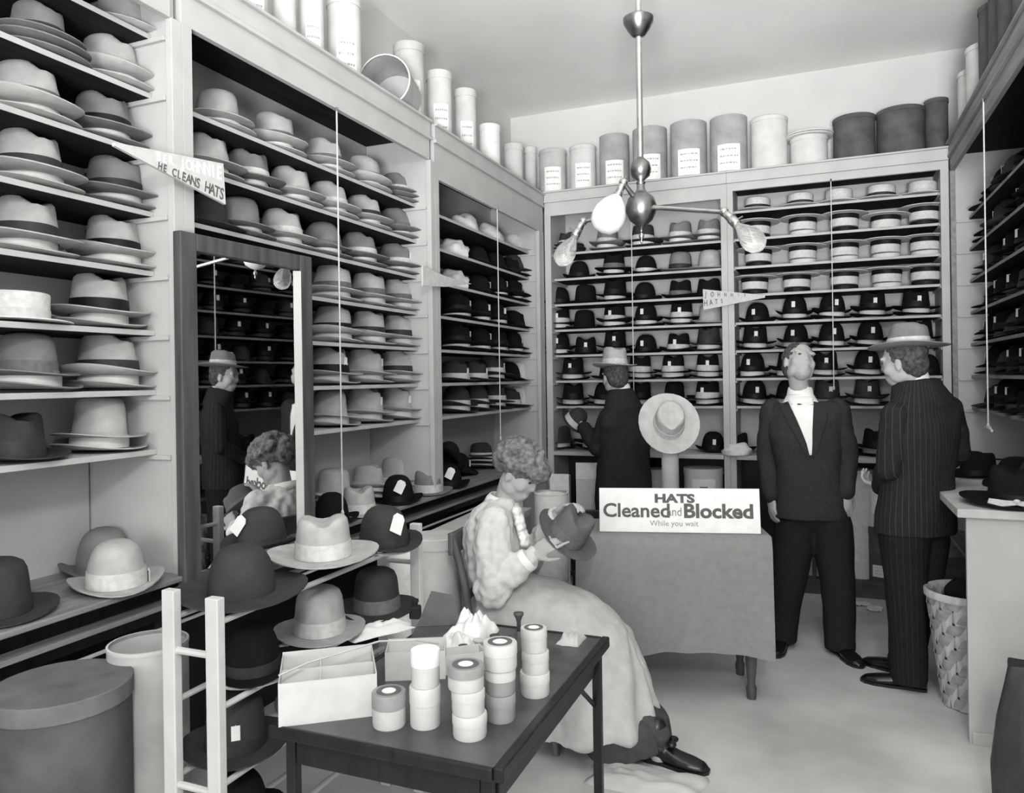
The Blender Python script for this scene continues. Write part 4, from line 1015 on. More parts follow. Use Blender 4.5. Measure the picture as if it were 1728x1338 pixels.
obj('body', MB().add(vs, fs), MT['leather'], bag, smooth=True, angle=60)
obj('frame_bar', MB().box(-.13, .13, -.014, .014, .372, .39), MT['inkdark'], bag, bevel=.004)
obj('clasp', MB().box(-.02, .02, -.024, -.01, .36, .395), MT['silverbrass'], bag, bevel=.004)
obj('handle', MB().tube([(-.07, 0, .385), (-.065, 0, .43), (-.03, 0, .455), (.03, 0, .455), (.065, 0, .43), (.07, 0, .385)], .010, 8), MT['leather'], bag, smooth=True)
crumple(1090, 1318, .42, .20, .035, 'crumpled pale mat on the floor under the woman\'s shoes', MT['card2'], 'floor_mat', 6.6, z=0.0, cat='mat')

# ------------------------------------------------------------------ people
from mathutils.bvhtree import BVHTree
MT['skin'] = mat('skin', 0.69, 0.6, 0.04, 12, 0.3)
MT['hair'] = mat('brown_hair', 0.30, 0.9, 0.3, 60, 0.08, bump=.4, bscale=90)
MT['hairlight'] = mat('fair_curly_hair', 0.44, 0.9, 0.28, 45, 0.08, bump=.6, bscale=70)
MT['suit'] = mat('dark_wool_suit', 0.21, 0.95, 0.08, 60, 0.1, bump=.15, bscale=200)
MT['suitdark'] = mat('charcoal_wool_suit', 0.185, 0.95, 0.08, 60, 0.1, bump=.15, bscale=200)
MT['trouser'] = mat('black_wool', 0.15, 0.95, 0.1, 60, 0.08)
MT['shirt'] = mat('starched_shirt', 0.95, 0.8, 0.01, 20, 0.1)
MT['boot'] = mat('polished_black_leather', 0.08, 0.28, 0.2, 20, 0.6)
MT['blouse'] = mat('white_voile_blouse', 0.82, 0.9, 0.035, 34, 0.1, bump=.25, bscale=50)
MT['apron'] = mat('linen_apron', 0.75, 0.92, 0.04, 22, 0.1, bump=.3, bscale=40)
MT['underskirt'] = mat('dark_wool_skirt', 0.30, 0.95, 0.08, 40, 0.08)
MT['eye'] = mat('dark_eye', 0.25, 0.3, 0.1, 40, 0.5)
def stripes(name, base, line, centre, pitch=.021, w_=.07):
    "pinstripes that run down the cloth around a vertical axis through centre"
    M = mat(name, base, .95, .07, 50, .1); nt = M.node_tree; b = nt.nodes['Principled BSDF']; N = nt.nodes.new; K = nt.links.new
    tc = N('ShaderNodeTexCoord'); sub = N('ShaderNodeVectorMath'); sub.operation = 'SUBTRACT'; sub.inputs[1].default_value = (centre[0], centre[1], 0)
    K(tc.outputs['Object'], sub.inputs[0]); sx = N('ShaderNodeSeparateXYZ'); K(sub.outputs[0], sx.inputs[0])
    at2 = N('ShaderNodeMath'); at2.operation = 'ARCTAN2'; K(sx.outputs[1], at2.inputs[0]); K(sx.outputs[0], at2.inputs[1])
    m1 = N('ShaderNodeMath'); m1.operation = 'MULTIPLY'; m1.inputs[1].default_value = .17/pitch; K(at2.outputs[0], m1.inputs[0])
    m2 = N('ShaderNodeMath'); m2.operation = 'FRACT'; K(m1.outputs[0], m2.inputs[0])
    m3 = N('ShaderNodeMath'); m3.operation = 'LESS_THAN'; m3.inputs[1].default_value = w_; K(m2.outputs[0], m3.inputs[0])
    mx = N('ShaderNodeMix'); mx.data_type = 'RGBA'; old = b.inputs['Base Color'].links[0].from_socket
    K(m3.outputs[0], mx.inputs['Factor']); K(old, mx.inputs[6]); v = lin(line); mx.inputs[7].default_value = (v, v, v, 1)
    K(mx.outputs[2], b.inputs['Base Color'])
    return M
def remesh(mb, voxel, smooth=6, name='body'):
    me = bpy.data.meshes.new('tmp'); me.from_pydata(mb.v, [], mb.f)
    t = bpy.data.objects.new('tmp', me); C.objects.link(t)
    r = t.modifiers.new('r', 'REMESH'); r.mode = 'VOXEL'; r.voxel_size = voxel
    if smooth: q = t.modifiers.new('s', 'SMOOTH'); q.factor = .5; q.iterations = smooth
    dg = bpy.context.evaluated_depsgraph_get(); out = bpy.data.meshes.new_from_object(t.evaluated_get(dg))
    bpy.data.objects.remove(t); bpy.data.meshes.remove(me); out.name = name
    for p in out.polygons: p.use_smooth = True
    return out
def displace(me, fn):
    "move every vertex along its normal by fn(position)"
    N = len(me.vertices); co_ = np.empty(N*3, np.float32); me.vertices.foreach_get('co', co_); no = np.empty(N*3, np.float32); me.vertex_normals.foreach_get('vector', no)
    co_ = co_.reshape(-1, 3); d = np.array([fn(Vector(p)) for p in co_.tolist()], np.float32)
    me.vertices.foreach_set('co', (co_+no.reshape(-1, 3)*d[:, None]).ravel()); me.update()
def limb(mb, pts, rad, n=14):
    P = [Vector(p) for p in pts]
    mb.tube(P, list(rad), n)
    for p, r in zip(P, rad): mb.ellipsoid(tuple(p), (r, r, r), n=n, m_=8)
def loft(mb, rings, n=28, ex=2.0, caps=True):
    "rings: (centre, half axis a, half axis b)"
    vs = []; fs = []
    for c, a, b in rings:
        c, a, b = Vector(c), Vector(a), Vector(b)
        for k in range(n):
            t = 2*PI*k/n; cs_, sn_ = math.cos(t), math.sin(t)
            vs.append(tuple(c+a*math.copysign(abs(cs_)**(2/ex), cs_)+b*math.copysign(abs(sn_)**(2/ex), sn_)))
    for i in range(len(rings)-1):
        for k in range(n): fs.append((i*n+k, i*n+(k+1) % n, (i+1)*n+(k+1) % n, (i+1)*n+k))
    if caps: fs += [tuple(range(n-1, -1, -1)), tuple((len(rings)-1)*n+k for k in range(n))]
    mb.add(vs, fs)
def frame_of(f, u):
    f = Vector(f).normalized(); u = Vector(u); u = (u-f*u.dot(f)).normalized(); s_ = f.cross(u)   # s_: the figure's right
    return f, u, s_
def head(mb, c, f, u, k=1.0):
    "skull, jaw, nose, ears, brow, lips around centre c; f where the face looks, u up"
    f, u, r = frame_of(f, u); R = Matrix((r, f, u)).transposed(); c = Vector(c)
    P = lambda a, b, d: c+(r*a+f*b+u*d)*k
    E = lambda p, rad: mb.ellipsoid(tuple(p), tuple(x*k for x in rad), R)
    E(P(0, -.012, .030), (.074, .094, .085)); E(P(0, .012, -.012), (.066, .080, .085)); E(P(0, .030, -.070), (.048, .052, .045)); E(P(0, .050, -.094), (.026, .020, .018))
    for s_ in (-1, 1):
        E(P(s_*.042, .042, -.028), (.024, .034, .030)); E(P(s_*.076, -.008, -.012), (.008, .018, .032)); E(P(s_*.036, .070, .028), (.026, .014, .010))
        E(P(s_*.046, .005, -.062), (.020, .045, .032))
    limb(mb, [P(0, .080, .020), P(0, .093, -.020)], [.008*k, .0100*k], 10)
    for s_ in (-1, 1): E(P(s_*.010, .085, -.026), (.008, .010, .008))
    E(P(0, .079, -.060), (.022, .010, .006)); E(P(0, .077, -.071), (.018, .010, .007))
    eyes = []
    for s_ in (-1, 1): eyes.append(P(s_*.032, .076, .008))
    return f, u, r, eyes
def eye_mesh(eyes, parent, k=1.0):
    for e in eyes: obj('eye', MB().ellipsoid(tuple(e), (.0085*k, .0085*k, .006*k)), MT['eye'], parent, smooth=True)
def hand(mb, w, d, nrm, thumb_side, curl=(.5, .5, .5, .55), spread=.10, k=1.0, tcurl=.4, fc=None):
    "w wrist, d pointing direction, nrm palm normal (the side fingers curl to), thumb_side +1/-1"
    d = Vector(d).normalized(); nrm = Vector(nrm); nrm = (nrm-d*nrm.dot(d)).normalized(); s_ = d.cross(nrm)*thumb_side; w = Vector(w)
    R = Matrix((s_, d, nrm)).transposed()
    mb.ellipsoid(tuple(w+d*.045*k), (.040*k, .054*k, .0165*k), R); mb.ellipsoid(tuple(w+d*.022*k+s_*.018*k+nrm*.006*k), (.020*k, .034*k, .017*k), R)
    lens = [.082, .092, .086, .066]
    for i in range(4):
        off = (.030-.020*i)*k; b = w+d*(.086-(.004 if i in (0, 3) else 0)-(.006 if i == 3 else 0))*k+s_*off
        cu = fc[i] if fc else curl[i]; dd = (d+s_*(spread*(1.5-i)*.5)).normalized(); p = b; L = lens[i]*k
        pts = [w+d*.05*k+s_*off*.9, b]; rr = [.0100*k, .0096*k]; ang = 0
        for q, fr in enumerate((.45, .32, .23)):
            ang += cu*(.8 if q == 0 else 1.0); v = dd*math.cos(ang)+nrm*math.sin(ang); p = p+v*L*fr; pts.append(p); rr.append((.0090, .0084, .0076)[q]*k)
        limb(mb, pts, rr, 8)
    b = w+d*.018*k+s_*.026*k; v1 = (d*.62+s_*.70+nrm*.25).normalized(); v2 = (d*.85+s_*(.45-.5*tcurl)+nrm*(.2+.5*tcurl)).normalized()
    limb(mb, [w+d*.01*k+s_*.01*k, b, b+v1*.040*k, b+v1*.040*k+v2*.030*k, b+v1*.040*k+v2*.052*k], [.013*k, .0135*k, .0110*k, .0098*k, .0080*k], 8)
def ray_on(bvh, px, py, out=.004):
    v = Vector(ray(px, py)).normalized(); h = bvh.ray_cast(Vector(EYE), v)
    return None if h[0] is None else h[0]-v*out
def laid_patch(bvh, poly_rows, out=.004, th=.003):
    "rows of pixel points laid on a garment surface, as a thin closed sheet"
    rows = []
    for row in poly_rows:
        pts = [ray_on(bvh, x, y, out) for x, y in row]
        if any(p is None for p in pts): continue
        rows.append(pts)
    n = len(rows[0]); vs = [tuple(p) for r_ in rows for p in r_]; fs = []
    for i in range(len(rows)-1):
        for j in range(n-1): fs.append((i*n+j, i*n+j+1, (i+1)*n+j+1, (i+1)*n+j))
    m0 = len(vs); vs += [tuple(Vector(p)+(Vector(p)-Vector(EYE)).normalized()*th) for p in vs[:m0]]
    fs += [tuple(m0+i for i in reversed(f)) for f in fs]
    rim = list(range(n))+[i*n+n-1 for i in range(1, len(rows))]+[(len(rows)-1)*n+j for j in range(n-2, -1, -1)]+[i*n for i in range(len(rows)-2, 0, -1)]
    for a, b in zip(rim, rim[1:]+rim[:1]): fs.append((b, a, a+m0, b+m0))
    return MB().add(vs, fs)
def lerp_rows(L, R, nu=12, sub=6):
    def fine(A): return [(a[0]+(b[0]-a[0])*k/sub, a[1]+(b[1]-a[1])*k/sub) for a, b in zip(A[:-1], A[1:]) for k in range(sub)]+[A[-1]]
    L, R = fine(L), fine(R)
    return [[(l[0]+(r[0]-l[0])*k/nu, l[1]+(r[1]-l[1])*k/nu) for k in range(nu+1)] for l, r in zip(L, R)]
def bvh_of(*ms):
    vs = []; fs = []
    for me in ms:
        n = len(vs); vs += [v.co.copy() for v in me.vertices]; fs += [tuple(i+n for i in p.vertices) for p in me.polygons]
    return BVHTree.FromPolygons(vs, fs)
def shoe(parent, ankle, toe_dir, sole_z=0.0, L=.285, name='shoe', heel=.022):
    d = Vector((toe_dir[0], toe_dir[1], 0)).normalized(); s_ = Vector((-d.y, d.x, 0)); a = Vector((ankle[0], ankle[1], 0))
    h0 = a-d*.075; up = Vector((0, 0, 1)); mb = MB()
    rings = []
    for t, w_, h_, z_ in ((0, .020, .030, .05), (.02, .030, .045, .05), (.10, .034, .055, .062), (.20, .032, .050, .060), (.34, .034, .038, .050), (.55, .043, .028, .036), (.75, .045, .023, .030), (.92, .034, .018, .024), (1.0, .012, .010, .018)):
        rings.append((h0+d*L*t+up*(z_-.012+heel*.2), s_*w_, up*h_*.95))
    loft(mb, rings, 20, 2.4)
    limb(mb, [a-d*.02+up*.06, a-d*.022+up*.13], [.045, .042], 14)
    me = remesh(mb, .006, 4, name)
    for v in me.vertices: v.co.z = max(v.co.z, .012)
    o = obj(name, me, MT['boot'], parent)
    so = MB(); poly = []
    for t, w_ in ((0, .026), (.08, .034), (.3, .032), (.55, .044), (.78, .046), (.93, .034), (1.0, .012)): poly.append((t, w_))
    pts = [h0+d*L*t*1.01-s_*w_ for t, w_ in poly]+[h0+d*L*t*1.01+s_*w_ for t, w_ in reversed(poly)]
    so.prism([(p.x, p.y) for p in pts], .013)
    obj('sole', so, MT['boot'], o)
    he = [h0+d*.0-s_*.030, h0+d*.07-s_*.033, h0+d*.07+s_*.033, h0+s_*.030]
    return o
def suit_person(label, J, face, up_head, torso_f, mats, hair_fn=None, hands=(None, None), hat_worn=False, hem_z=.80, jacket_w=.21, head_k=1.0, neck_up=.045, belly=0.0, shirt=False):
    "J: joints in world coordinates"
    root = thing('person', label, 'person', (0, 0, 0))
    f = Vector((torso_f[0], torso_f[1], 0)).normalized(); r = f.cross(Vector((0, 0, 1)))     # figure's right
    up = Vector((0, 0, 1)); mb = MB()
    hf, hu, hr, eyes = head(mb, J['head'], face, up_head, head_k)
    nb = Vector(J['neck']); limb(mb, [nb-up*.05, nb+up*.0, Vector(J['head'])-hu*.055-hf*.025], [.048, .050, .053], 14)
    sh = (Vector(J['sl'])+Vector(J['sr']))/2; pel = Vector(J['pelvis'])
    lat = (Vector(J['sr'])-Vector(J['sl'])); 
    lat = lat/lat.length
    loft(mb, [(pel-up*.06, r*.14, f*.10), (pel+up*.10, r*.14, f*.10), (sh-up*.12, lat*.14, f*.09), (sh-up*.01, lat*.12, f*.06), (nb-up*.05, lat*.05, f*.045)], 20)
    for s_, e, w_ in (('sl', 'el', 'wl'), ('sr', 'er', 'wr')):
        limb(mb, [J[s_], J[e], J[w_]], [.042, .040, .029], 12)
    for h_, k_, a_ in (('hl', 'kl', 'al'), ('hr', 'kr', 'ar')):
        limb(mb, [J[h_], J[k_], Vector(J[a_])+up*.02], [.078, .052, .036], 12)
    for side, hd in zip(('l', 'r'), hands):
        if hd: hand(mb, J['w'+side], **hd)
    body = obj('body', remesh(mb, .0055, 6, 'body'), MT['skin'], root)
    eye_mesh(eyes, root, head_k)
    # jacket
    jb = MB(); hem = Vector((pel.x, pel.y, hem_z))
    hemc = J.get('hemc', hem)
    loft(jb, [(Vector(hemc), r*jacket_w*1.0, f*(.145+belly)), (pel+up*.0, r*jacket_w*.97, f*(.15+belly)), (pel.lerp(sh, .42), r*jacket_w*.86, f*(.132+belly*.8)), (pel.lerp(sh, .75), r*jacket_w*.98, f*.135), (sh-up*.05, lat*jacket_w*1.0, f*.120), (sh+up*.015, lat*jacket_w*1.0, f*.10), (sh+up*.050, lat*jacket_w*.80, f*.105), (nb+up*(neck_up-.025), lat*.104, f*.100), (nb+up*neck_up, lat*.088, f*.086)], 32, 2.3)
    for s_, e, w_ in (('sl', 'el', 'wl'), ('sr', 'er', 'wr')):
        a, b, c_ = Vector(J[s_]), Vector(J[e]), Vector(J[w_])
        sb = MB(); limb(sb, [a, a.lerp(b, .5), b, b.lerp(c_, .5), c_-(c_-b).normalized()*.012], [.064, .066, .062, .056, .050], 16)
        sm = remesh(sb, .008, 4, 'sleeve'); displace(sm, lambda c: noise.noise(c*13.0)*.007+noise.noise(c*27)*.003); obj('sleeve', sm, mats[0], root)
    if shirt:
        hb = MB(); loft(hb, [(nb-up*.13, lat*.13, f*.115), (nb-up*.05, lat*.092, f*.088), (nb-up*.01, lat*.070, f*.066), (nb+up*.022, lat*.064, f*.062)], 28); obj('shirt', hb, MT['shirt'], root, smooth=True)
    jm = remesh(jb, .0085, 4, 'jacket'); 
    displace(jm, lambda c: noise.noise(c*9.0)*.006+noise.noise(c*21)*.0025)
    obj('jacket', jm, mats[0], root)
    tb = MB()
    limb_t = lambda h_, k_, a_: limb(tb, [J[h_], Vector(J[h_]).lerp(Vector(J[k_]), .5), J[k_], Vector(J[k_]).lerp(Vector(J[a_]), .5), Vector((J[a_][0], J[a_][1], .05))], [.112, .100, .088, .083, .082], 18)
    limb_t('hl', 'kl', 'al'); limb_t('hr', 'kr', 'ar'); tb.ellipsoid(tuple(pel), (.165, .13, .13))
    tm = remesh(tb, .0085, 5, 'trousers')
    displace(tm, lambda c: noise.noise(Vector((c.x*12, c.y*12, c.z*7)))*.007)
    for v in tm.vertices: v.co.z = max(v.co.z, .032)
    obj('trousers', tm, mats[1], root)
    for a_, tdir in (('al', J['tl']), ('ar', J['tr'])): shoe(root, J[a_], tdir)
    return root, jm, (hf, hu, hr), body
def collar(parent, nb, hu, r0, r1, h, mtl, f, tiltv=None):
    mb = MB().lathe([(r0, -.012), (r0*.97, h*.5), (r1, h), (r1-.004, h), (r0*.97-.004, h*.5), (r0-.004, -.012)], 28, close=True)
    R = Vector((0, 0, 1)).rotation_difference(Vector(hu)).to_matrix().to_4x4(); M = Matrix.Translation(nb) @ R
    mb.v = [tuple(M @ Vector(v)) for v in mb.v]
    return obj('shirt_collar', mb, mtl, parent, smooth=True, angle=50)
def hair_cap(parent, c, f, u, mtl, k=1.02, front=.02, name='hair', low=-.05):
    f, u, r = frame_of(f, u); c = Vector(c); R = Matrix((r, f, u)).transposed(); mb = MB()
    mb.ellipsoid(tuple(c+(f*-.024+u*.040)*k), (.081*k, .092*k, .082*k), R, 24, 16); mb.ellipsoid(tuple(c+(f*-.052+u*-.008)*k), (.072*k, .064*k, .072*k), R, 20, 12)
    me = remesh(mb, .006, 3, name)
    displace(me, lambda c: .004*noise.noise(c*55)+.003*noise.noise(c*23))
    return obj(name, me, mtl, parent)

# --- man looking upwards, facing the room
Y2 = 4.43
M2 = lambda px, py, dy=0.0: Vector(ony(px, py, Y2+dy))
f2 = Vector((.16, -.98, 0))
al = Vector(onz(1322, 1074, .0)); ar = Vector(onz(1417, 1090, .0))
J = dict(head=M2(1349, 612, -.03), neck=M2(1350, 663, .02), sl=M2(1303, 693, .02), sr=M2(1412, 690, .0), el=M2(1296, 768, .05), er=M2(1428, 768, .04), wl=M2(1302, 838, -.02), wr=M2(1427, 832, -.02),
         pelvis=M2(1368, 862, .03), hl=M2(1344, 888, .02), hr=M2(1402, 886, .02), kl=M2(1331, 985, -.01), kr=M2(1414, 985, -.01), al=(al.x, Y2+.0, 0.07), ar=(ar.x, Y2-.02, 0.07), tl=(-.15, -1), tr=(.45, -.9))
# keep the figure's own left and right: it faces us, so its right arm is on the picture's left
J2 = dict(J); 
for a, b in (('sl', 'sr'), ('el', 'er'), ('wl', 'wr'), ('hl', 'hr'), ('kl', 'kr'), ('al', 'ar'), ('tl', 'tr')): J2[a], J2[b] = J[b], J[a]
J2['hemc'] = M2(1368, 872, .03)
hl_ = dict(d=(.05, -.1, -1), nrm=(-.6, .8, 0), thumb_side=1, curl=(.55, .6, .62, .65))
hr_ = dict(d=(.04, -.15, -1), nrm=(.8, .5, 0), thumb_side=-1, curl=(.45, .5, .55, .6))
root, jm, hv, body = suit_person('man in a dark suit and open white shirt looking up beside the sign', J2, (.42, -.78, .42), (.02, .42, .88), f2, (MT['suit'], MT['trouser']), hands=(hl_, hr_), jacket_w=.198, belly=.012, neck_up=-.055, shirt=True)
hair_cap(root, J2['head'], (.42, -.78, .42), (.02, .42, .88), MT['hair'])
bv = bvh_of(jm, body.data, [c for c in root.children if c.name.startswith('shirt')][0].data)
Lp = [(1326, 664), (1331, 680), (1343, 705), (1353, 728), (1361, 748), (1366, 768)]; Rp = [(1373, 664), (1373, 680), (1372, 705), (1371, 728), (1371, 748), (1370, 768)]
obj('shirt_front', laid_patch(bv, lerp_rows(Lp, Rp), .006), MT['shirt'], root, smooth=True)
Ll = [(1312, 668), (1315, 684), (1327, 710), (1342, 735), (1355, 760), (1365, 775)]
obj('lapel', laid_patch(bv, lerp_rows(Ll, Lp), .009), MT['suit'], root, smooth=True)
Rl = [(1386, 668), (1395, 684), (1396, 710), (1388, 735), (1379, 760), (1371, 775)]
obj('lapel', laid_patch(bv, lerp_rows(Rp, Rl), .009), MT['suit'], root, smooth=True)
collar(root, J2['neck'], (.02, .1, 1), .066, .062, .03, MT['shirt'], f2)

# --- man in the pinstriped suit, seen from behind
Y3 = 4.06
M3 = lambda px, py, dy=0.0: Vector(ony(px, py, Y3+dy))
f3 = Vector((-.72, .69, 0))
a1 = Vector(onz(1545, 1158, 0)); a2 = Vector(onz(1500, 1118, 0))
c3 = M3(1548, 800, .05); MT['pin'] = stripes('pinstripe_wool', .175, .31, c3); MT['pin2'] = stripes('pinstripe_trousers', .14, .23, c3)
J3 = dict(head=M3(1522, 612, .02), neck=M3(1546, 655, .03), sl=M3(1510, 702, -.10), sr=M3(1600, 688, .14), el=M3(1500, 790, -.10), er=M3(1616, 760, .17), wl=M3(1488, 822, .10), wr=M3(1560, 800, .36),
          pelvis=M3(1545, 872, .03), hl=M3(1526, 905, -.04), hr=M3(1560, 905, .08), kl=M3(1528, 1012, -.04), kr=M3(1550, 1010, .10), al=(a1.x-.03, Y3-.02, .07), ar=(a2.x+.06, Y3+.17, .07), tl=(-1, .12), tr=(-.9, .45), hemc=M3(1545, 897, .03))
hh = dict(d=(-.6, .6, .1), nrm=(.3, .2, 1), thumb_side=1, curl=(.6, .65, .65, .7))
root, jm, hv, body = suit_person('man in a pinstriped suit with his back to the room', J3, (-.90, .42, -.14), (-.05, 0, 1), f3, (MT['pin'], MT['pin2']), hands=(hh, dict(hh, thumb_side=-1)), jacket_w=.205)
hair_cap(root, J3['head'], (-.90, .42, -.05), (0, 0, 1), MT['hair'], k=1.03)
collar(root, J3['neck']+Vector((-.008, .004, .036)), (-.22, .12, 1), .070, .064, .042, MT['shirt'], f3)
h = hat('wide', '2', 'l', tuple(M3(1533, 588, .02)), (0.05, -.06, math.atan2(.42, -.9)+PI/2), 'grey hat with white band worn by the man in pinstripes', wideband=True, scale=1.03)

# --- man taking down a hat at the back shelving
Y1 = 4.98
M1 = lambda px, py, dy=0.0: Vector(ony(px, py, Y1+dy))
f1 = Vector((-.55, .83, 0))
J1 = dict(head=M1(1037, 636, .02), neck=M1(1047, 667, .03), sl=M1(1026, 704, -.08), sr=M1(1078, 698, .12), el=M1(1008, 755, -.04), er=M1(1082, 775, .16), wl=M1(985, 722, .10), wr=M1(1048, 800, .30),
          pelvis=M1(1052, 822, .02), hl=M1(1042, 850, -.04), hr=M1(1064, 850, .08), kl=M1(1040, 925, -.04), kr=M1(1064, 925, .08), al=tuple(M1(1040, 990, -.04).xy)+(.07,), ar=tuple(M1(1064, 990, .08).xy)+(.07,), tl=(-.6, .8), tr=(-.45, .9), hemc=M1(1054, 862, .02))
hold = dict(d=(-.75, .35, .45), nrm=(.2, .8, .3), thumb_side=1, curl=(.55, .6, .6, .65))
root, jm, hv, body = suit_person('man in a dark coat and pale hat handling hats at the back shelves', J1, (-.62, .78, -.05), (-.05, 0, 1), f1, (MT['suitdark'], MT['trouser']), hands=(hold, dict(hold, d=(-.5, .7, .1), thumb_side=-1)), jacket_w=.20)
hair_cap(root, J1['head'], (-.62, .78, -.05), (0, 0, 1), MT['hair'], k=1.03)
collar(root, J1['neck']+Vector((0, 0, .034)), (-.12, .15, 1), .070, .063, .036, MT['shirt'], f1)
hat('fedora', '3', 'l', tuple(M1(1037, 619, .02)), (0.05, -.05, math.atan2(.78, -.62)+PI/2), 'pale hat with white band worn by the man in the dark coat', wideband=True, scale=1.06)
p = M1(966, 706, .16)
hat('bowler', '1', 'l', (p.x, p.y, p.z-.03), (.35, .75, .4), 'dark derby with pale band held by the man at the shelves', wideband=True, scale=.95)

# --- seated woman trimming a hat
Y0 = 3.02
W0 = lambda px, py, dy=0.0: Vector(ony(px, py, Y0+dy))
wo = thing('person', 'seated woman in white blouse and long apron sewing a hat band', 'person', (0, 0, 0))
mb = MB(); ux = Vector((1, 0, 0)); uy = Vector((0, 1, 0)); uz = Vector((0, 0, 1))
fw_, uw_ = (.80, -.18, -.52), (.48, .0, .84)
hc = W0(878, 800)
hf, hu, hr, eyes = head(mb, hc, fw_, uw_, .97)
nk = W0(852, 848); limb(mb, [nk-uz*.03-ux*.01, nk, hc-hu*.055-hf*.02], [.056, .050, .050])
loft(mb, [(W0(838, 1030), ux*.10, uy*.16), (W0(842, 975), ux*.09, uy*.12), (W0(842, 915), ux*.10, uy*.14), (W0(840, 870), ux*.08, uy*.15), (nk, ux*.05, uy*.05)], 20)
Sn, En, Wn = W0(832, 884, -.15), W0(832, 992, -.20), W0(900, 936, -.15)
Sf, Ef, Wf = W0(846, 884, .15), W0(878, 972, .22), W0(938, 868, .06)
limb(mb, [Sn, En, Wn], [.045, .038, .025]); limb(mb, [Sf, Ef, Wf], [.045, .038, .025])
hand(mb, Wn, d=Vector((.78, .22, .55)), nrm=(.1, .95, -.3), thumb_side=-1, fc=(.12, .75, .85, .9), k=.92, tcurl=.3)
hand(mb, Wf, d=Vector((.62, -.12, .45)), nrm=(.55, -.45, -.75), thumb_side=1, curl=(.55, .6, .65, .7), k=.92, tcurl=.6)
for dy, kx in ((-.085, 0), (.085, -16)):
    limb(mb, [W0(845, 1030, dy), W0(1010+kx, 1078, dy), W0(1095+kx*3, 1245, dy), W0(1112+kx*3, 1275, dy)], [.078, .055, .036, .034])
obj('body', remesh(mb, .0055, 6, 'body'), MT['skin'], wo)
eye_mesh(eyes, wo, .97)
# blouse
mb = MB()
loft(mb, [(W0(846, 985), ux*.122, uy*.145), (W0(842, 965), ux*.135, uy*.155), (W0(836, 915), ux*.135, uy*.17), (W0(836, 880), ux*.112, uy*.19), (W0(843, 856), ux*.088, uy*.15), (W0(850, 838), ux*.062, uy*.075)], 30, 2.2)
for a, b, c_ in ((Sn, En, Wn), (Sf, Ef, Wf)):
    q = c_-(c_-b).normalized()*.02
    limb(mb, [a, a.lerp(b, .5), b, b.lerp(q, .5), q], [.078, .082, .080, .062, .043], 16)
me = remesh(mb, .008, 4, 'blouse')
displace(me, lambda c: .012*noise.noise(Vector((c.x*26, c.y*26, c.z*7)))+.007*noise.noise(c*36))
obj('blouse', me, MT['blouse'], wo)
bvb = bvh_of(me)
Lp = [(838, 818), (846, 838), (856, 856), (866, 872), (874, 888)]; Rp = [(856, 832), (868, 846), (880, 858), (886, 872), (884, 888)]
for nm_, z_, w_ in (('cuff', None, None),):
    q = Wn-(Wn-En).normalized()*.02; d_ = (Wn-En).normalized()
    obj('cuff', MB().tube([q-d_*.03, q-d_*.012, q], [.047, .049, .046], 18, caps=False), MT['shirt'], wo, smooth=True)
    q = Wf-(Wf-Ef).normalized()*.02; d_ = (Wf-Ef).normalized()
    obj('cuff', MB().tube([q-d_*.03, q-d_*.012, q], [.047, .049, .046], 18, caps=False), MT['shirt'], wo, smooth=True)
mb = MB().lathe([(.082, -.022), (.074, .002), (.062, .020), (.058, .020), (.070, .0), (.078, -.022)], 26, close=True)
R = Vector((0, 0, 1)).rotation_difference(Vector((.25, 0, 1))).to_matrix().to_4x4(); Mx = Matrix.Translation(W0(849, 844)) @ R
mb.v = [tuple(Mx @ Vector(v)) for v in mb.v]; obj('blouse_collar', mb, MT['shirt'], wo, smooth=True)
mb = MB()
for k_ in range(7): mb.ellipsoid(tuple(W0(872+2.4*k_, 862+9*k_, -.05+.012*math.sin(k_*2))), (.022, .035, .020), None, 10, 7)
me = remesh(mb, .006, 3, 'jabot')
displace(me, lambda c: .006*noise.noise(c*60))
obj('blouse_frill', me, MT['shirt'], wo)
# apron and skirt
mb = MB(); dv = lambda x, z: Vector((x, 0, z))
rings = [(W0(832, 1022), dv(-.04, .15), uy*.175), (W0(870, 1018), dv(-.02, .135), uy*.19), (W0(915, 1030), dv(.02, .130), uy*.20), (W0(965, 1062, -.01), dv(.07, .150), uy*.205), (W0(997, 1108, -.02), dv(.15, .125), uy*.215), (W0(1003, 1160, -.03), dv(.212, .07), uy*.225), (W0(1004, 1200, -.035), dv(.245, .035), uy*.235), (W0(1003, 1222, -.04), dv(.252, .03), uy*.238)]
loft(mb, rings, 40, 2.2)
me = remesh(mb, .010, 6, 'apron')
displace(me, lambda c: .014*max(0, min(1, (.55-c.z)/.45))*math.sin(math.atan2(c.y-Y0, c.x+.75)*9+2*c.z)+.010*noise.noise(c*8)+.005*noise.noise(c*18))
obj('apron', me, MT['apron'], wo)
mb = MB()
loft(mb, [(W0(1012, 1185, -.02), dv(.21, .03), uy*.205), (W0(1042, 1218, -.02), dv(.20, .04), uy*.20), (W0(1060, 1248, -.02), dv(.172, .045), uy*.185), (W0(1063, 1258, -.02), dv(.17, .045), uy*.185)], 32)
me = remesh(mb, .010, 4, 'underskirt')
displace(me, lambda c: .008*noise.noise(c*14))
obj('underskirt', me, MT['underskirt'], wo)
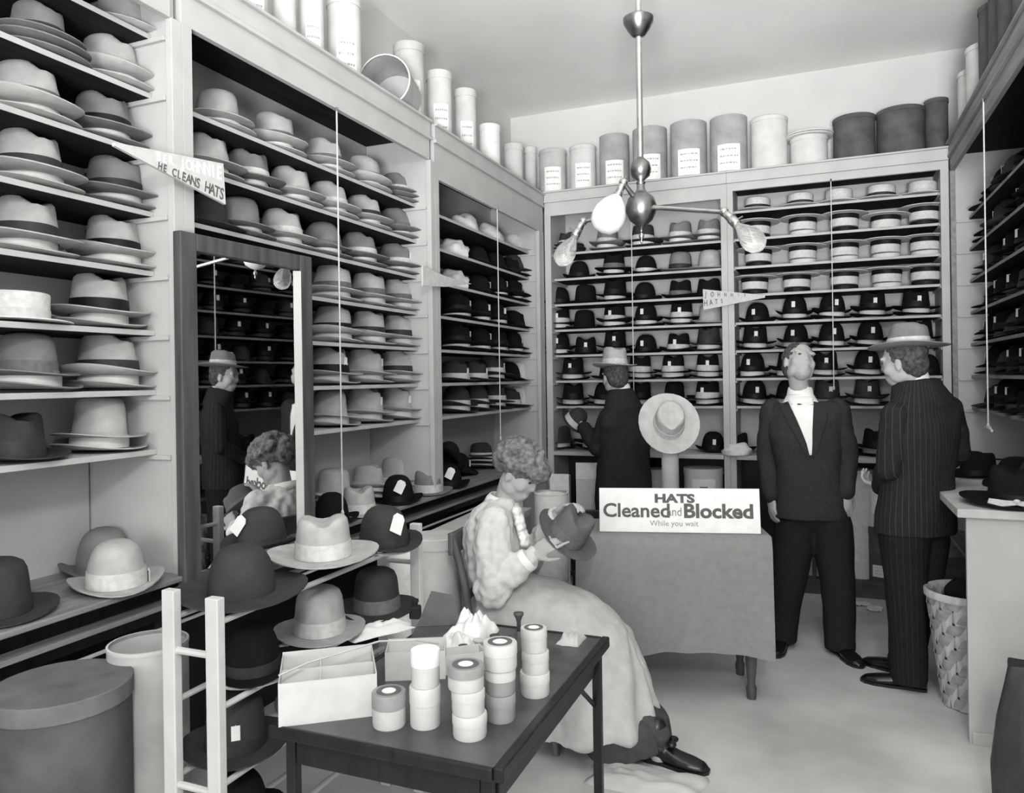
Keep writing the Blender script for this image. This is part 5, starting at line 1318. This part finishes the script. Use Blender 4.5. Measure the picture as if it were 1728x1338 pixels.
for k_, (px, dy) in enumerate(((1118, -.085), (1060, .085))):
    q = W0(px, 1262, dy); o = shoe(wo, (q.x, q.y, 0), (1, -.12 if k_ == 0 else .1), L=.255, name='boot')
    obj('heel', MB().box(q.x-.085, q.x-.035, q.y-.022, q.y+.022, 0, .05), MT['boot'], o, bevel=.006)
    bm_ = MB().ellipsoid((q.x+.040, q.y-.022, .088), (.020, .022, .011)).ellipsoid((q.x+.040, q.y+.022, .088), (.020, .022, .011)).ellipsoid((q.x+.040, q.y, .088), (.010, .010, .010))
    obj('shoe_bow', remesh(bm_, .004, 2, 'shoe_bow'), MT['boot'], o)
    limb_m = MB(); limb(limb_m, [W0(px-75, 1190, dy), Vector((q.x-.012, q.y, .11)), Vector((q.x-.012, q.y, .075))], [.056, .044, .042]); obj('stocking', limb_m, MT['underskirt'], wo, smooth=True)
# hair swept up in curls
mb = MB(); rn = random.Random(4)
Rh = Matrix((hr, hf, hu)).transposed()
mb.ellipsoid(tuple(hc+hu*.045-hf*.025), (.095, .108, .082), Rh, 24, 14)
mb.ellipsoid(tuple(hc+hu*.060+hf*.045), (.080, .075, .055), Rh, 20, 12); mb.ellipsoid(tuple(hc+hu*.02-hf*.095), (.07, .06, .07), Rh, 20, 12)
for k_ in range(110):
    a = rn.uniform(0, 2*PI); b = rn.uniform(-.1, 1.2); d_ = (hr*math.cos(a)*math.cos(b)*.098+hf*math.sin(a)*math.cos(b)*.112+hu*math.sin(b)*.085)
    if d_.dot(hf) > .07 and d_.dot(hu) < .02: continue
    mb.ellipsoid(tuple(hc+hu*.048-hf*.025+d_), (rn.uniform(.014, .024),)*3, None, 8, 6)
me = remesh(mb, .006, 2, 'hair')
displace(me, lambda c: .005*noise.noise(c*70)+.005*noise.noise(c*32))
obj('hair', me, MT['hairlight'], wo)
# the hat in her hands
p = W0(960, 900, .01)
hat('fedora', '1', 'm', tuple(p-Vector((.015, 0, .012))), (.30, .62, .35), 'dark fedora with a grey band held in the woman\'s hands', wideband=True, scale=1.02, mtl=MT['heldfelt'] if 'heldfelt' in MT else mat('slate_felt', .40, .92, .06, 20, .12))
